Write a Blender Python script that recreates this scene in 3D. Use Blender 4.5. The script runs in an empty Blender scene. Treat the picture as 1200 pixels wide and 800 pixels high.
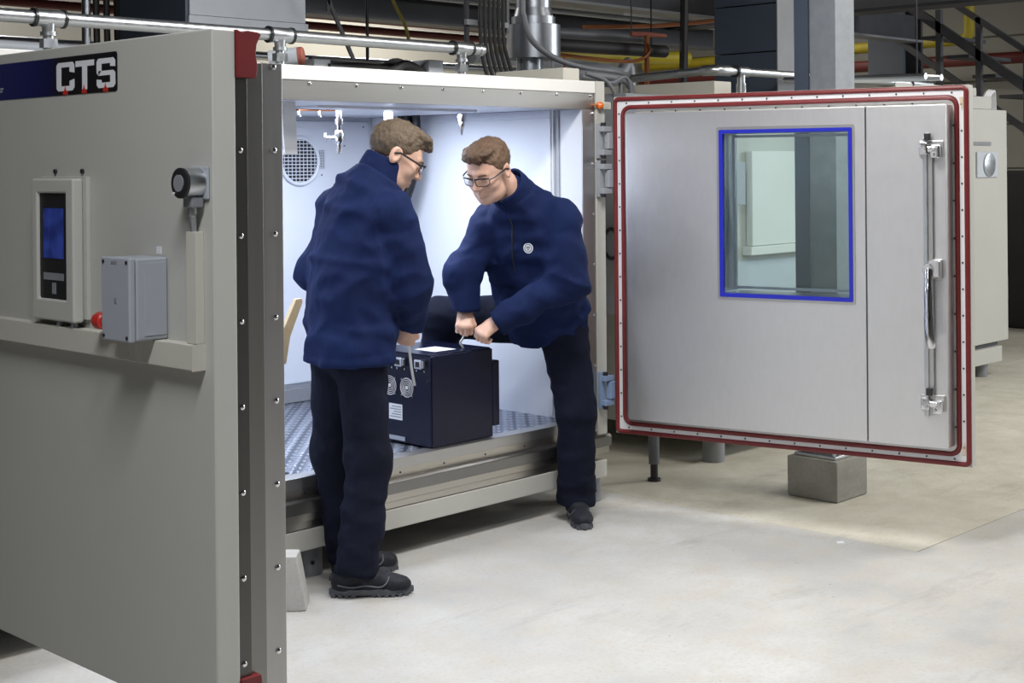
import bpy, bmesh, math, random
import numpy as np
from mathutils import Vector, Matrix

random.seed(7)
SC = bpy.context.scene
COL = SC.collection
PI = math.pi

# ------------------------------------------------------------------ camera
cam_d = bpy.data.cameras.new('camera'); cam = bpy.data.objects.new('camera', cam_d); COL.objects.link(cam)
cam_d.sensor_width = 36.0; cam_d.lens = 50.73; cam_d.shift_y = -0.1717; cam_d.clip_start = .05; cam_d.clip_end = 200
cam.location = (-5.19, -4.41, 1.59)
YAW = math.atan2(.72, .694)
cam.rotation_euler = (Matrix.Rotation(-YAW, 4, 'Z') @ Matrix.Rotation(PI/2, 4, 'X') @ Matrix.Rotation(-.0085, 4, 'Z')).to_euler()
SC.camera = cam

# ------------------------------------------------------------------ world, lights, exposure
w = bpy.data.worlds.new('world'); SC.world = w; w.use_nodes = True
w.node_tree.nodes['Background'].inputs[0].default_value = (.55, .62, .75, 1)
w.node_tree.nodes['Background'].inputs[1].default_value = .05
SC.view_settings.view_transform = 'Standard'; SC.view_settings.look = 'None'
SC.view_settings.exposure = 0.22; SC.view_settings.gamma = 1.0; SC.view_settings.use_curve_mapping = False

def area(name, loc, target, size, size_y, power, color):
    d = bpy.data.lights.new(name, 'AREA'); d.shape = 'RECTANGLE'; d.size = size; d.size_y = size_y
    d.energy = power; d.color = color
    o = bpy.data.objects.new(name, d); COL.objects.link(o); o.location = loc
    o.rotation_euler = (Vector(target)-Vector(loc)).to_track_quat('-Z', 'Y').to_euler()
    return o
# ceiling luminaires out of view, some added to light door and walls; housings below
HALL_LAMPS = [(-1.55, -1.5, 3.5, 95, (1.0, .98, .96)), (1.8, -2.8, 3.9, 85, (1.0, .95, .86)),
              (-4.75, -2.9, 3.7, 80, (.96, .97, 1.0)), (8.4, 4.6, 3.9, 14, (1.0, .94, .84)), (4.6, 6.2, 3.9, 150, (1.0, .94, .84)),
              (5.2, -2.2, 3.9, 90, (1.0, .94, .84)), (-.3, 6.2, 3.9, 80, (1.0, .95, .88))]
for i, (x, y, z, p, c) in enumerate(HALL_LAMPS):
    area('unseen_hall_light', (x, y, z-.03), (x, y, 0), 1.5, .5, p, c)
# lamps inside the chamber, under its ceiling
area('chamber_lamp_light', (-.95, .62, 1.835), (-.95, .62, 0), .9, .5, 21, (.80, .87, 1.0))
area('chamber_lamp_light', (-2.3, .62, 1.835), (-2.3, .62, 0), .9, .5, 15, (.80, .87, 1.0))
# high daylight opening in the hall's front right wall
area('daylight_opening_light', (9.3, -6.0, 3.4), (-.2, -1.2, .5), 3.2, 2.0, 350, (.92, .96, 1.0))

# ------------------------------------------------------------------ materials
MATS = {}
def new_mat(name):
    m = bpy.data.materials.new(name); m.use_nodes = True
    nt = m.node_tree; b = nt.nodes['Principled BSDF']; MATS[name] = m
    return m, nt, b
def N(nt, t, **kw):
    n = nt.nodes.new(t)
    for k, v in kw.items():
        if k in n.inputs.keys(): n.inputs[k].default_value = v
        else: setattr(n, k, v)
    return n
def coords(nt, scale=(1, 1, 1), rot=(0, 0, 0)):
    tc = N(nt, 'ShaderNodeTexCoord'); mp = N(nt, 'ShaderNodeMapping')
    mp.inputs['Scale'].default_value = scale; mp.inputs['Rotation'].default_value = rot
    nt.links.new(tc.outputs['Object'], mp.inputs['Vector']); return mp.outputs['Vector']
def noise(nt, vec, scale, detail=4, rough=.55):
    n = N(nt, 'ShaderNodeTexNoise'); n.inputs['Scale'].default_value = scale
    n.inputs['Detail'].default_value = detail; n.inputs['Roughness'].default_value = rough
    nt.links.new(vec, n.inputs['Vector']); return n.outputs['Fac']
def ramp(nt, fac, stops):
    r = N(nt, 'ShaderNodeValToRGB'); e = r.color_ramp.elements
    while len(e) < len(stops): e.new(.5)
    for el, (p, c) in zip(e, stops): el.position = p; el.color = (*c, 1) if len(c) == 3 else c
    nt.links.new(fac, r.inputs['Fac']); return r.outputs['Color']
def mix(nt, fac, a, b, mode='MIX'):
    m = N(nt, 'ShaderNodeMix', data_type='RGBA', blend_type=mode)
    for sock, v in ((m.inputs[0], fac), (m.inputs[6], a), (m.inputs[7], b)):
        if isinstance(v, (int, float)): sock.default_value = v
        elif isinstance(v, tuple): sock.default_value = (*v, 1)
        else: nt.links.new(v, sock)
    return m.outputs[2]
def bump(nt, b, h, strength=.2, dist=.01):
    n = N(nt, 'ShaderNodeBump'); n.inputs['Strength'].default_value = strength; n.inputs['Distance'].default_value = dist
    nt.links.new(h, n.inputs['Height']); nt.links.new(n.outputs['Normal'], b.inputs['Normal'])

def plain(name, col, rough=.5, metal=0., var=.08, vscale=6., bumps=0., bscale=60., spec=None, coat=0.):
    m, nt, b = new_mat(name)
    v = coords(nt); f = noise(nt, v, vscale)
    lo = tuple(c*(1-var) for c in col); hi = tuple(min(1, c*(1+var)) for c in col)
    nt.links.new(ramp(nt, f, [(.3, lo), (.7, hi)]), b.inputs['Base Color'])
    b.inputs['Roughness'].default_value = rough; b.inputs['Metallic'].default_value = metal
    if spec is not None: b.inputs['Specular IOR Level'].default_value = spec
    if coat: b.inputs['Coat Weight'].default_value = coat
    if bumps: bump(nt, b, noise(nt, v, bscale), bumps, .004)
    return m
def brushed(name, col, r0, r1, stretch, wave=.25, wscale=2.2, aniso=0.):
    m, nt, b = new_mat(name)
    v = coords(nt, stretch); f = noise(nt, v, 14, 5, .65)
    g = noise(nt, coords(nt), wscale, 3, .5)
    nt.links.new(ramp(nt, f, [(.25, tuple(c*.97 for c in col)), (.75, tuple(min(1, c*1.02) for c in col))]), b.inputs['Base Color'])
    mr = N(nt, 'ShaderNodeMapRange'); mr.inputs['From Min'].default_value = .25; mr.inputs['From Max'].default_value = .75
    mr.inputs['To Min'].default_value = r0; mr.inputs['To Max'].default_value = r1
    nt.links.new(f, mr.inputs['Value']); nt.links.new(mr.outputs['Result'], b.inputs['Roughness'])
    b.inputs['Metallic'].default_value = 1.
    bump(nt, b, g, wave, .02)
    return m

plain('beige_paint', (.49, .49, .455), .42, var=.025, vscale=2, bumps=.03, bscale=220)
plain('bright_beige', (.74, .74, .71), .40, var=.02, vscale=2)
plain('grey_paint', (.36, .385, .43), .42, var=.03, vscale=3, bumps=.05, bscale=300)
plain('trunk_plastic', (.56, .545, .48), .45, var=.02)
plain('dark_grey', (.10, .105, .12), .5, var=.1)
plain('mid_grey', (.22, .23, .25), .5, var=.08)
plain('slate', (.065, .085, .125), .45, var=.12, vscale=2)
plain('duct_white', (.50, .54, .60), .4, var=.04)
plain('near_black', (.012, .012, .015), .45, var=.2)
plain('rubber_black', (.02, .02, .022), .6, var=.15)
plain('red_gasket', (.165, .020, .022), .42, var=.12, vscale=9, spec=.4)
plain('red_plastic', (.55, .03, .022), .35, var=.05)
plain('red_pipe', (.12, .014, .012), .5, var=.1)
plain('terracotta', (.33, .10, .07), .7, var=.12, vscale=20)
plain('seal_white', (.72, .72, .74), .5, var=.03)
plain('seal_glue', (.62, .50, .36), .6, var=.15, vscale=30)
plain('blue_frame', (.012, .02, .42), .35, var=.05)
plain('yellow_hose', (.22, .19, .03), .5, var=.1)
plain('yellow_pipe', (.42, .34, .02), .45, var=.08)
plain('orange_lens', (.75, .16, .02), .25, var=.05)
plain('copper', (.42, .16, .07), .35, metal=.8, var=.15)
plain('hose_grey', (.17, .18, .20), .5, var=.1)
plain('hinge_grey', (.33, .35, .38), .45, var=.05, vscale=20)
plain('hinge_blue', (.24, .33, .50), .4, var=.05, vscale=20)
plain('hall_wall', (.30, .295, .27), .7, var=.05, vscale=1.2)
plain('hall_ceiling', (.05, .05, .055), .8, var=.2)
plain('stair_steel', (.05, .052, .062), .5, var=.15)
plain('box_navy', (.0035, .0050, .021), .24, var=.1, spec=.35)
plain('label_white', (.75, .77, .8), .5, var=.02)
plain('chamber_white', (.66, .69, .76), .36, var=.015, vscale=1.2)
plain('wood_pale', (.62, .50, .32), .6, var=.12, vscale=12)
plain('strap_white', (.72, .72, .70), .6, var=.04)
plain('screw_dark', (.06, .06, .065), .35, metal=.7, var=.1)
brushed('steel', (.56, .555, .55), .36, .42, (6, 6, .15), .02)
brushed('steel_door', (.76, .76, .765), .40, .44, (3, 3, 1), .10, 1.9)
brushed('steel_sill', (.58, .55, .50), .33, .36, (.1, 6, 6), .01)
brushed('steel_dark', (.14, .137, .133), .34, .38, (6, 6, .12), .02)
brushed('steel_mid', (.28, .275, .265), .34, .40, (6, 6, .12), .02)
brushed('steel_band', (.34, .335, .32), .38, .44, (.15, 6, 6), .02)
brushed('steel_angle', (.46, .45, .45), .34, .40, (6, 6, .12), .02)
brushed('chrome', (.74, .74, .76), .12, .22, (1, 1, 1), .05)
brushed('galvanised', (.60, .63, .66), .26, .42, (2, 2, 2), .08, 6)
brushed('duct_steel', (.40, .43, .48), .30, .40, (3, 3, .3), .03)
plain('column_zinc', (.22, .24, .27), .5, var=.12, vscale=14)

def concrete(name, base, dark, light, warm, rough=.62):
    m, nt, b = new_mat(name)
    v = coords(nt)
    big = noise(nt, v, .9, 5, .6); med = noise(nt, v, 5.5, 8, .68); fine = noise(nt, v, 60, 6, .7)
    c = ramp(nt, big, [(.30, dark), (.52, base), (.72, light)])
    c = mix(nt, ramp(nt, med, [(.42, (0, 0, 0)), (.66, (.75, .75, .75))]), c, warm)
    c = mix(nt, ramp(nt, fine, [(.30, (.42, .42, .42)), (.50, (0, 0, 0))]), c, tuple(x*.62 for x in base))
    st = noise(nt, coords(nt, (.35, 1.3, 1), (0, 0, .5)), 3.0, 7, .72)
    c = mix(nt, ramp(nt, st, [(.56, (0, 0, 0)), (.74, (.65, .65, .65))]), c, tuple(x*.55 for x in base))
    vo = N(nt, 'ShaderNodeTexVoronoi'); vo.inputs['Scale'].default_value = 7.0; nt.links.new(v, vo.inputs['Vector'])
    c = mix(nt, ramp(nt, vo.outputs['Distance'], [(.018, (.8, .8, .8)), (.035, (0, 0, 0))]), c, tuple(x*.3 for x in base))
    nt.links.new(c, b.inputs['Base Color'])
    nt.links.new(ramp(nt, med, [(.2, (rough-.14,)*3), (.8, (rough+.1,)*3)]), b.inputs['Roughness'])
    ad = N(nt, 'ShaderNodeMath', operation='ADD'); nt.links.new(med, ad.inputs[0]); nt.links.new(fine, ad.inputs[1])
    bump(nt, b, ad.outputs[0], .12, .006)
    return m
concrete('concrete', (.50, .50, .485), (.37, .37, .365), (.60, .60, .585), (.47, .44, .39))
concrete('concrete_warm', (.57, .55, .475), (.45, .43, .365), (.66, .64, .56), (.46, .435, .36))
concrete('concrete_block', (.30, .295, .27), (.22, .22, .20), (.36, .355, .33), (.27, .26, .23), .8)

def tread():
    m, nt, b = new_mat('tread_plate')
    b.inputs['Base Color'].default_value = (.42, .45, .52, 1); b.inputs['Metallic'].default_value = .9; b.inputs['Roughness'].default_value = .34
    v = coords(nt, (1, 1, 1), (0, 0, PI/4))
    hs = []
    for s in ((15, 34, 0), (34, 15, 0)):
        mp = N(nt, 'ShaderNodeMapping'); mp.inputs['Scale'].default_value = s; nt.links.new(v, mp.inputs['Vector'])
        vo = N(nt, 'ShaderNodeTexVoronoi'); vo.inputs['Scale'].default_value = 1.0; vo.inputs['Randomness'].default_value = 0.0
        nt.links.new(mp.outputs['Vector'], vo.inputs['Vector'])
        hs.append(ramp(nt, vo.outputs['Distance'], [(.22, (1, 1, 1)), (.38, (0, 0, 0))]))
    h = mix(nt, 1.0, hs[0], hs[1], 'LIGHTEN')
    nt.links.new(ramp(nt, h, [(.0, (.16, .18, .235)), (1.0, (.50, .54, .62))]), b.inputs['Base Color'])
    bump(nt, b, h, .9, .004)
tread()

def glass(name, col, rough=.02, ior=1.45):
    m, nt, b = new_mat(name)
    b.inputs['Base Color'].default_value = (*col, 1); b.inputs['Transmission Weight'].default_value = 1.0
    b.inputs['Roughness'].default_value = rough; b.inputs['IOR'].default_value = ior
    return m
glass('window_glass', (.80, .90, .90)); glass('lens_glass', (.96, .98, 1.0))

def emit(name, col, strength):
    m, nt, b = new_mat(name)
    b.inputs['Base Color'].default_value = (.02, .02, .03, 1)
    b.inputs['Emission Color'].default_value = (*col, 1); b.inputs['Emission Strength'].default_value = strength
    return m
emit('lamp_glow', (1, .97, .9), 3.0); emit('chamber_glow', (.85, .9, 1), 4.0)

def screen_mat():
    m, nt, b = new_mat('screen_blue')
    b.inputs['Base Color'].default_value = (.01, .015, .05, 1); b.inputs['Roughness'].default_value = .2
    v = coords(nt, (1, 1, 1)); f = noise(nt, v, 22, 2, .4)
    nt.links.new(ramp(nt, f, [(.35, (.010, .022, .16)), (.62, (.03, .06, .34))]), b.inputs['Emission Color'])
    b.inputs['Emission Strength'].default_value = .32
screen_mat()

def sticker_mat():
    m, nt, b = new_mat('sticker_print')
    tc = N(nt, 'ShaderNodeTexCoord'); sx = N(nt, 'ShaderNodeSeparateXYZ'); nt.links.new(tc.outputs['Object'], sx.inputs[0])
    mr = N(nt, 'ShaderNodeMapRange'); mr.inputs['From Min'].default_value = -.40; mr.inputs['From Max'].default_value = -1.06
    nt.links.new(sx.outputs['Y'], mr.inputs['Value'])
    nt.links.new(ramp(nt, mr.outputs['Result'], [(.0, (.02, .03, .13)), (.72, (.006, .008, .085)), (.86, (.005, .006, .05)), (.92, (.006, .006, .008))]), b.inputs['Base Color'])
    b.inputs['Roughness'].default_value = .35
sticker_mat()

def cloth(name, col, dark, rough=.85, sheen=.08, fold=.5, fscale=9):
    m, nt, b = new_mat(name)
    v = coords(nt); f = noise(nt, v, 4, 5)
    nt.links.new(ramp(nt, f, [(.3, dark), (.7, col)]), b.inputs['Base Color'])
    b.inputs['Roughness'].default_value = rough; b.inputs['Specular IOR Level'].default_value = .22; b.inputs['Sheen Weight'].default_value = sheen
    b.inputs['Sheen Roughness'].default_value = .4; b.inputs['Sheen Tint'].default_value = (*[min(1, c*6) for c in col], 1)
    a = noise(nt, coords(nt, (1, 1, .45), (.3, .2, 0)), fscale, 3, .5); c = noise(nt, v, 420, 2)
    ad = N(nt, 'ShaderNodeMath', operation='MULTIPLY_ADD'); ad.inputs[1].default_value = .05
    nt.links.new(c, ad.inputs[0]); nt.links.new(a, ad.inputs[2])
    bump(nt, b, ad.outputs[0], fold, .03)
    return m
cloth('jacket_navy', (.0050, .0150, .072), (.0034, .0100, .050), fold=.45)
cloth('jacket_inner', (.006, .008, .018), (.004, .005, .012), fold=.1)
cloth('trouser_navy', (.0035, .0055, .019), (.0022, .0036, .012), fold=.5, fscale=12, sheen=.12)
cloth('shoe_black', (.020, .022, .030), (.012, .013, .018), rough=.6, sheen=.1, fold=.2, fscale=40)
plain('shoe_sole', (.075, .08, .095), .6, var=.12, vscale=40)
plain('shoe_trim', (.085, .09, .105), .55, var=.1)

def skin():
    m, nt, b = new_mat('skin')
    v = coords(nt); f = noise(nt, v, 28, 4)
    nt.links.new(ramp(nt, f, [(.3, (.60, .36, .27)), (.7, (.70, .46, .36))]), b.inputs['Base Color'])
    b.inputs['Roughness'].default_value = .46; b.inputs['Subsurface Weight'].default_value = .12
    b.inputs['Subsurface Radius'].default_value = (.6, .25, .15); b.inputs['Subsurface Scale'].default_value = .01
skin()
def hair(name, a, c):
    m, nt, b = new_mat(name)
    v = coords(nt, (1, 1, .35), (.5, .3, 0)); f = noise(nt, v, 130, 5, .7); g = noise(nt, coords(nt), 26, 3)
    nt.links.new(mix(nt, ramp(nt, g, [(.35, (0, 0, 0)), (.7, (.6, .6, .6))]), ramp(nt, f, [(.3, a), (.7, c)]), c), b.inputs['Base Color'])
    b.inputs['Roughness'].default_value = .55; bump(nt, b, f, .9, .006)
hair('hair_brown', (.040, .027, .018), (.15, .105, .065)); hair('hair_reddish', (.050, .028, .017), (.17, .10, .058))

# ------------------------------------------------------------------ geometry helpers
class MB:
    """collects shapes into one mesh"""
    def __init__(s): s.v = []; s.f = []
    def add(s, vs, fs):
        o = len(s.v); s.v += [tuple(map(float, q)) for q in vs]; s.f += [tuple(i+o for i in f) for f in fs]; return s
    def box(s, x0, x1, y0, y1, z0, z1):
        return s.add([(x0,y0,z0),(x1,y0,z0),(x1,y1,z0),(x0,y1,z0),(x0,y0,z1),(x1,y0,z1),(x1,y1,z1),(x0,y1,z1)],
                     [(0,3,2,1),(4,5,6,7),(0,1,5,4),(1,2,6,5),(2,3,7,6),(3,0,4,7)])
    def tube(s, pts, r, n=12, cap=True):
        pts = [Vector(p) for p in pts]; rs = r if isinstance(r, (list, tuple)) else [r]*len(pts)
        vs, fs = [], []; ref = None
        for i, p in enumerate(pts):
            t = ((pts[min(i+1, len(pts)-1)]-p).normalized()+(p-pts[max(i-1, 0)]).normalized())
            if t.length < 1e-6: t = pts[-1]-pts[0]
            t.normalize()
            if ref is None:
                ref = Vector((0, 0, 1)) if abs(t.z) < .9 else Vector((1, 0, 0))
            a = t.cross(ref).normalized(); ref = a.cross(t).normalized()
            for k in range(n):
                q = 2*PI*k/n; vs.append(p+(a*math.cos(q)+ref*math.sin(q))*rs[i])
        for i in range(len(pts)-1):
            for k in range(n):
                fs.append((i*n+k, i*n+(k+1) % n, (i+1)*n+(k+1) % n, (i+1)*n+k))
        if cap:
            fs.append(tuple(range(n-1, -1, -1))); fs.append(tuple((len(pts)-1)*n+k for k in range(n)))
        return s.add(vs, fs)
    def cyl(s, a, b, r, r2=None, n=20): return s.tube([a, b], [r, r if r2 is None else r2], n)
    def prism(s, poly, axis, a, b):
        """poly of 2-D points, extruded along axis from a to b; axis 'x': (y,z), 'y': (x,z), 'z': (x,y)"""
        def P(q, t): return {'x': (t, q[0], q[1]), 'y': (q[0], t, q[1]), 'z': (q[0], q[1], t)}[axis]
        n = len(poly); vs = [P(q, a) for q in poly]+[P(q, b) for q in poly]
        return s.add(vs, [tuple(range(n)), tuple(range(2*n-1, n-1, -1))]+[(i, n+i, n+(i+1) % n, (i+1) % n) for i in range(n)])
    def ring(s, x0, x1, z0, z1, w_, y0, y1):
        """rectangular picture frame in the xz plane, w_ wide, from y0 to y1"""
        o = [(x0,z0),(x1,z0),(x1,z1),(x0,z1)]; i = [(x0+w_,z0+w_),(x1-w_,z0+w_),(x1-w_,z1-w_),(x0+w_,z1-w_)]
        return s.hole(o, i, y0, y1)
    def hole(s, o, i, y0, y1):
        vs = []
        for y in (y0, y1): vs += [(q[0], y, q[1]) for q in o]+[(q[0], y, q[1]) for q in i]
        fs = []
        for k in range(4):
            l = (k+1) % 4
            fs += [(k, l, 4+l, 4+k), (8+k, 12+k, 12+l, 8+l), (k, 8+k, 8+l, l), (4+k, 4+l, 12+l, 12+k)]
        return s.add(vs, fs)
    def mesh(s, bev=0., seg=2, smooth=True, ang=.6):
        me = bpy.data.meshes.new('mesh'); me.from_pydata(s.v, [], s.f); me.validate()
        bm = bmesh.new(); bm.from_mesh(me)
        bmesh.ops.recalc_face_normals(bm, faces=bm.faces)
        if bev: 
            ed = [e for e in bm.edges if len(e.link_faces) == 2 and e.calc_face_angle(0) > .5]
            bmesh.ops.bevel(bm, geom=ed, offset=bev, segments=seg, profile=.5, affect='EDGES', clamp_overlap=True)
        if smooth:
            for f in bm.faces: f.smooth = True
            for e in bm.edges:
                if len(e.link_faces) == 2 and e.calc_face_angle(0) > ang: e.smooth = False
        bm.to_mesh(me); bm.free(); return me

def link(name, me, mat, parent=None):
    o = bpy.data.objects.new(name, me); COL.objects.link(o)
    if mat is not None: me.materials.clear(); me.materials.append(MATS[mat] if isinstance(mat, str) else mat)
    if parent is not None:
        o.parent = parent; o.matrix_parent_inverse = inv(parent)
    return o
def wmat(o):
    m = Matrix.LocRotScale(o.location, o.rotation_euler, o.scale)
    return wmat(o.parent) @ o.matrix_parent_inverse @ m if o.parent else m
def inv(o): return wmat(o).inverted()
def weighted(o):
    m_ = o.modifiers.new('weighted_normal', 'WEIGHTED_NORMAL'); m_.keep_sharp = True; m_.weight = 100
def part(name, mb, mat, parent, bev=0., seg=2, ang=.6, label=None, local=None):
    """a part; its mesh is in world coordinates, or in the frame of `local` when given"""
    o = link(name, mb.mesh(bev, seg, ang=ang) if isinstance(mb, MB) else mb, mat, parent)
    if bev: weighted(o)
    if local is not None: o.matrix_parent_inverse = inv(parent) @ wmat(local)
    if label: o['label'] = label
    return o
def tag(o, label, cat, group=None):
    o['label'] = label; o['category'] = cat
    if group: o['group'] = group
    return o
def thing(name, label, cat, loc=(0, 0, 0), rz=0., group=None):
    o = bpy.data.objects.new(name, None); COL.objects.link(o); o.location = loc; o.rotation_euler = (0, 0, rz)
    o.empty_display_size = .1
    return tag(o, label, cat, group)
def single(name, mb, mat, label, cat, group=None, bev=0., seg=2, ang=.6):
    o = link(name, mb.mesh(bev, seg, ang=ang) if isinstance(mb, MB) else mb, mat)
    if bev: weighted(o)
    return tag(o, label, cat, group)
def struct(name, mb, mat, parent=None, bev=0.):
    o = link(name, mb.mesh(bev), mat, parent)
    if parent is None: o['kind'] = 'structure'
    return o
def clone(name, src, loc, parent, local=None):
    """a repeat of a small piece whose mesh is centred on the origin"""
    o = bpy.data.objects.new(name, src.data); COL.objects.link(o); o.parent = parent
    o.matrix_parent_inverse = inv(parent) @ (wmat(local) if local is not None else Matrix.Identity(4)); o.location = loc
    return o
def piece_mesh(mb, mat, bev=0.):
    me = mb.mesh(bev); me.materials.append(MATS[mat]); return me
def place(name, me, loc, parent, rot=(0, 0, 0), local=None):
    o = bpy.data.objects.new(name, me); COL.objects.link(o); o.parent = parent
    o.matrix_parent_inverse = inv(parent) @ (wmat(local) if local is not None else Matrix.Identity(4))
    o.location = loc; o.rotation_euler = rot; return o
def rrect(x0, x1, z0, z1, r, n=5):
    q = []
    for cx, cz, a0 in ((x1-r, z0+r, -PI/2), (x1-r, z1-r, 0), (x0+r, z1-r, PI/2), (x0+r, z0+r, PI)):
        for k in range(n+1):
            a = a0+PI/2*k/n; q.append((cx+r*math.cos(a), cz+r*math.sin(a)))
    return q
def spline(pts, n=8):
    pts = [Vector(p) for p in pts]; out = []
    for i in range(len(pts)-1):
        p0 = pts[max(i-1, 0)]; p1 = pts[i]; p2 = pts[i+1]; p3 = pts[min(i+2, len(pts)-1)]
        for k in range(n):
            t = k/n
            out.append(.5*((2*p1)+(p2-p0)*t+(2*p0-5*p1+4*p2-p3)*t*t+(3*p1-p0-3*p2+p3)*t**3))
    out.append(pts[-1]); return out

def ring_poly(outer, inner, y0, y1):
    mb = MB(); n = len(outer); vs = []
    for y in (y0, y1): vs += [(q[0], y, q[1]) for q in outer]+[(q[0], y, q[1]) for q in inner]
    fs = []
    for k in range(n):
        l = (k+1) % n
        fs += [(k, l, n+l, n+k), (2*n+k, 3*n+k, 3*n+l, 2*n+l), (k, 2*n+k, 2*n+l, l), (n+k, n+l, 3*n+l, 3*n+k)]
    return mb.add(vs, fs)
def loop_tube(pts, r, n=10):
    """closed tube along a loop lying in an xz plane"""
    mb = MB(); m = len(pts); vs = []; fs = []; pts = [Vector(p) for p in pts]
    for i, p in enumerate(pts):
        t = (pts[(i+1) % m]-pts[i-1]).normalized(); a = Vector((0, 1, 0)); b = t.cross(a).normalized()
        for k in range(n):
            q = 2*PI*k/n; vs.append(p+(a*math.cos(q)+b*math.sin(q))*r)
    for i in range(m):
        for k in range(n):
            j = (i+1) % m; fs.append((i*n+k, i*n+(k+1) % n, j*n+(k+1) % n, j*n+k))
    return mb.add(vs, fs)

# ================================================================== the hall
floor = struct('floor', MB().box(-14, 22, -14, 16, -.20, -.03), 'mid_grey')
part('concrete_slab', MB().prism([(-14,-14),(22,-14),(22,-1.506),(.186,-1.506),(.186,16),(-14,16)], 'z', -.03, 0), 'concrete', floor)
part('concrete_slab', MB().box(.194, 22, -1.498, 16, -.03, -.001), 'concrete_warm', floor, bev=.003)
struct('wall_back', MB().box(-14, 13, 7.6, 7.8, 0, 4.6), 'hall_wall')
wr = struct('wall_right', MB().box(10.5, 10.7, -14, 7.6, 0, 4.6), 'hall_wall')
for k in range(9):
    part('wall_panel', MB().box(10.46, 10.5, -2, 7.6, .02+k*.5, .50+k*.5), 'hall_wall', wr, bev=.006)
struct('wall_left', MB().box(-14.2, -14, -14, 7.6, 0, 4.6), 'hall_wall')
struct('wall_front', MB().box(-14, 13, -14.2, -14, 0, 4.6), 'hall_wall')
struct('ceiling', MB().box(-14.2, 13, -14.2, 7.8, 4.6, 4.75), 'hall_ceiling')
LAMP_AT = ['long hall lamp hanging above the two men between the doors', 'long hall lamp hanging above the floor right of the open door', 'unseen hall lamp added to light the left door face',
           'unseen hall lamp added to brighten the wall by the far right staircase', 'unseen hall lamp added to brighten the back wall in the middle', 'long hall lamp hanging right of the pale cabinet', 'unseen hall lamp added to brighten the back wall at left']
for i, (x, y, z, p, c) in enumerate(HALL_LAMPS):
    t = thing('unseen_ceiling_lamp', LAMP_AT[i], 'lamp', (x, y, z), 0, 'hall ceiling lamps')
    part('housing', MB().box(x-.78, x+.78, y-.27, y+.27, z, z+.07), 'mid_grey', t, bev=.01)
    for sx in (-.5, .5): part('hanger', MB().cyl((x+sx, y, z+.07), (x+sx, y, 4.6), .006, n=8), 'dark_grey', t)

# ================================================================== test chamber
SCR = piece_mesh(MB().tube([(0, .001, 0), (0, -.003, 0), (0, -.005, 0)], [.0065, .0065, .003], 10), 'chrome')
SCRD = piece_mesh(MB().tube([(0, .001, 0), (0, -.003, 0)], [.0045, .0035], 8), 'screw_dark')
ch = thing('test_chamber', 'large walk-in climate chamber with beige frame and steel interior, both doors open', 'test chamber', (-1.67, .8, 0))
part('base_frame', MB().box(-3.36, .006, -.008, .09, .125, .205).box(-3.36, -3.27, .09, 1.6, .125, .205).box(-.085, .006, .09, 1.6, .125, .205), 'beige_paint', ch, bev=.004)
for x, y in ((-.01, .09), (-1.68, .10), (-3.3, .09), (-.01, 1.5), (-3.3, 1.5)):
    f = part('foot', MB().tube([(x, y, 0), (x, y, .10), (x, y, .128)], [.055, .055, .05], 20), 'mid_grey', ch)
    part('bolt_hole', MB().cyl((x-.02, y-.05, .055), (x-.022, y-.056, .055), .008, n=10), 'near_black', f)
# outer body panels
part('side_panel', MB().box(-.055, .004, .03, 1.62, .34, 1.98), 'beige_paint', ch)
part('side_panel', MB().box(-3.36, -3.30, .03, 1.62, .34, 1.98), 'beige_paint', ch)
part('rear_panel', MB().box(-3.36, .004, 1.58, 1.64, .205, 1.98), 'beige_paint', ch)
part('roof_panel', MB().box(-3.36, .004, .03, 1.64, 1.93, 1.975), 'beige_paint', ch)
part('frame_post', MB().box(-.058, .006, -.012, .05, .318, 1.982), 'beige_paint', ch, bev=.004)
part('frame_post', MB().box(-3.366, -3.30, -.012, .05, .318, 1.982), 'beige_paint', ch, bev=.004)
part('frame_head', MB().box(-3.30, -.0585, -.010, .05, 1.924, 1.981), 'bright_beige', ch, bev=.005)  # beige frame member, coloured white for the strong light on it
# steel opening frame
sf = part('opening_frame', MB().box(-3.30, -.0585, -.004, .04, 1.848, 1.9235), 'steel_band', ch)
part('opening_frame', MB().box(-.148, -.0585, -.0045, .04, .345, 1.848).box(-3.30, -3.21, -.0045, .04, .345, 1.848), 'steel', ch)
for k in range(14): place('screw', SCR, (-.09-.235*k, -.005, 1.912), sf)
for k in range(7): place('screw', SCR, (-.075, -.006, .42+.235*k), sf)
# jambs and lining
part('door_jamb', MB().box(-.150, -.10, .0, .135, .40, 1.848), 'chamber_white', ch)
part('jamb_strip', MB().box(-.158, -.10, .136, .160, .40, 1.85), 'grey_paint', ch)
part('lining_wall', MB().box(-.17, -.06, .160, 1.50, .38, 1.90), 'chamber_white', ch)
part('lining_wall', MB().box(-3.28, -3.20, .0, 1.50, .38, 1.90), 'chamber_white', ch)
bw = part('lining_wall', MB().box(-3.28, -.06, 1.46, 1.54, .38, 1.90), 'chamber_white', ch)
part('lining_ceiling', MB().box(-3.28, -.06, .0, 1.50, 1.850, 1.905), 'chamber_white', ch)
part('corner_trim', MB().box(-.178, -.168, .17, 1.458, 1.812, 1.849), 'chamber_white', ch, bev=.003)
part('corner_trim', MB().box(-.178, -.168, .17, .205, .41, 1.812), 'chamber_white', ch, bev=.003)
part('skirting', MB().box(-3.2, -.172, 1.435, 1.46, .405, .475), 'mid_grey', ch, bev=.004)
for x in (-.95, -2.3):
    part('interior_lamp', MB().box(x-.47, x+.47, .35, .89, 1.838, 1.852), 'chamber_white', ch, bev=.003)
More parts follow.
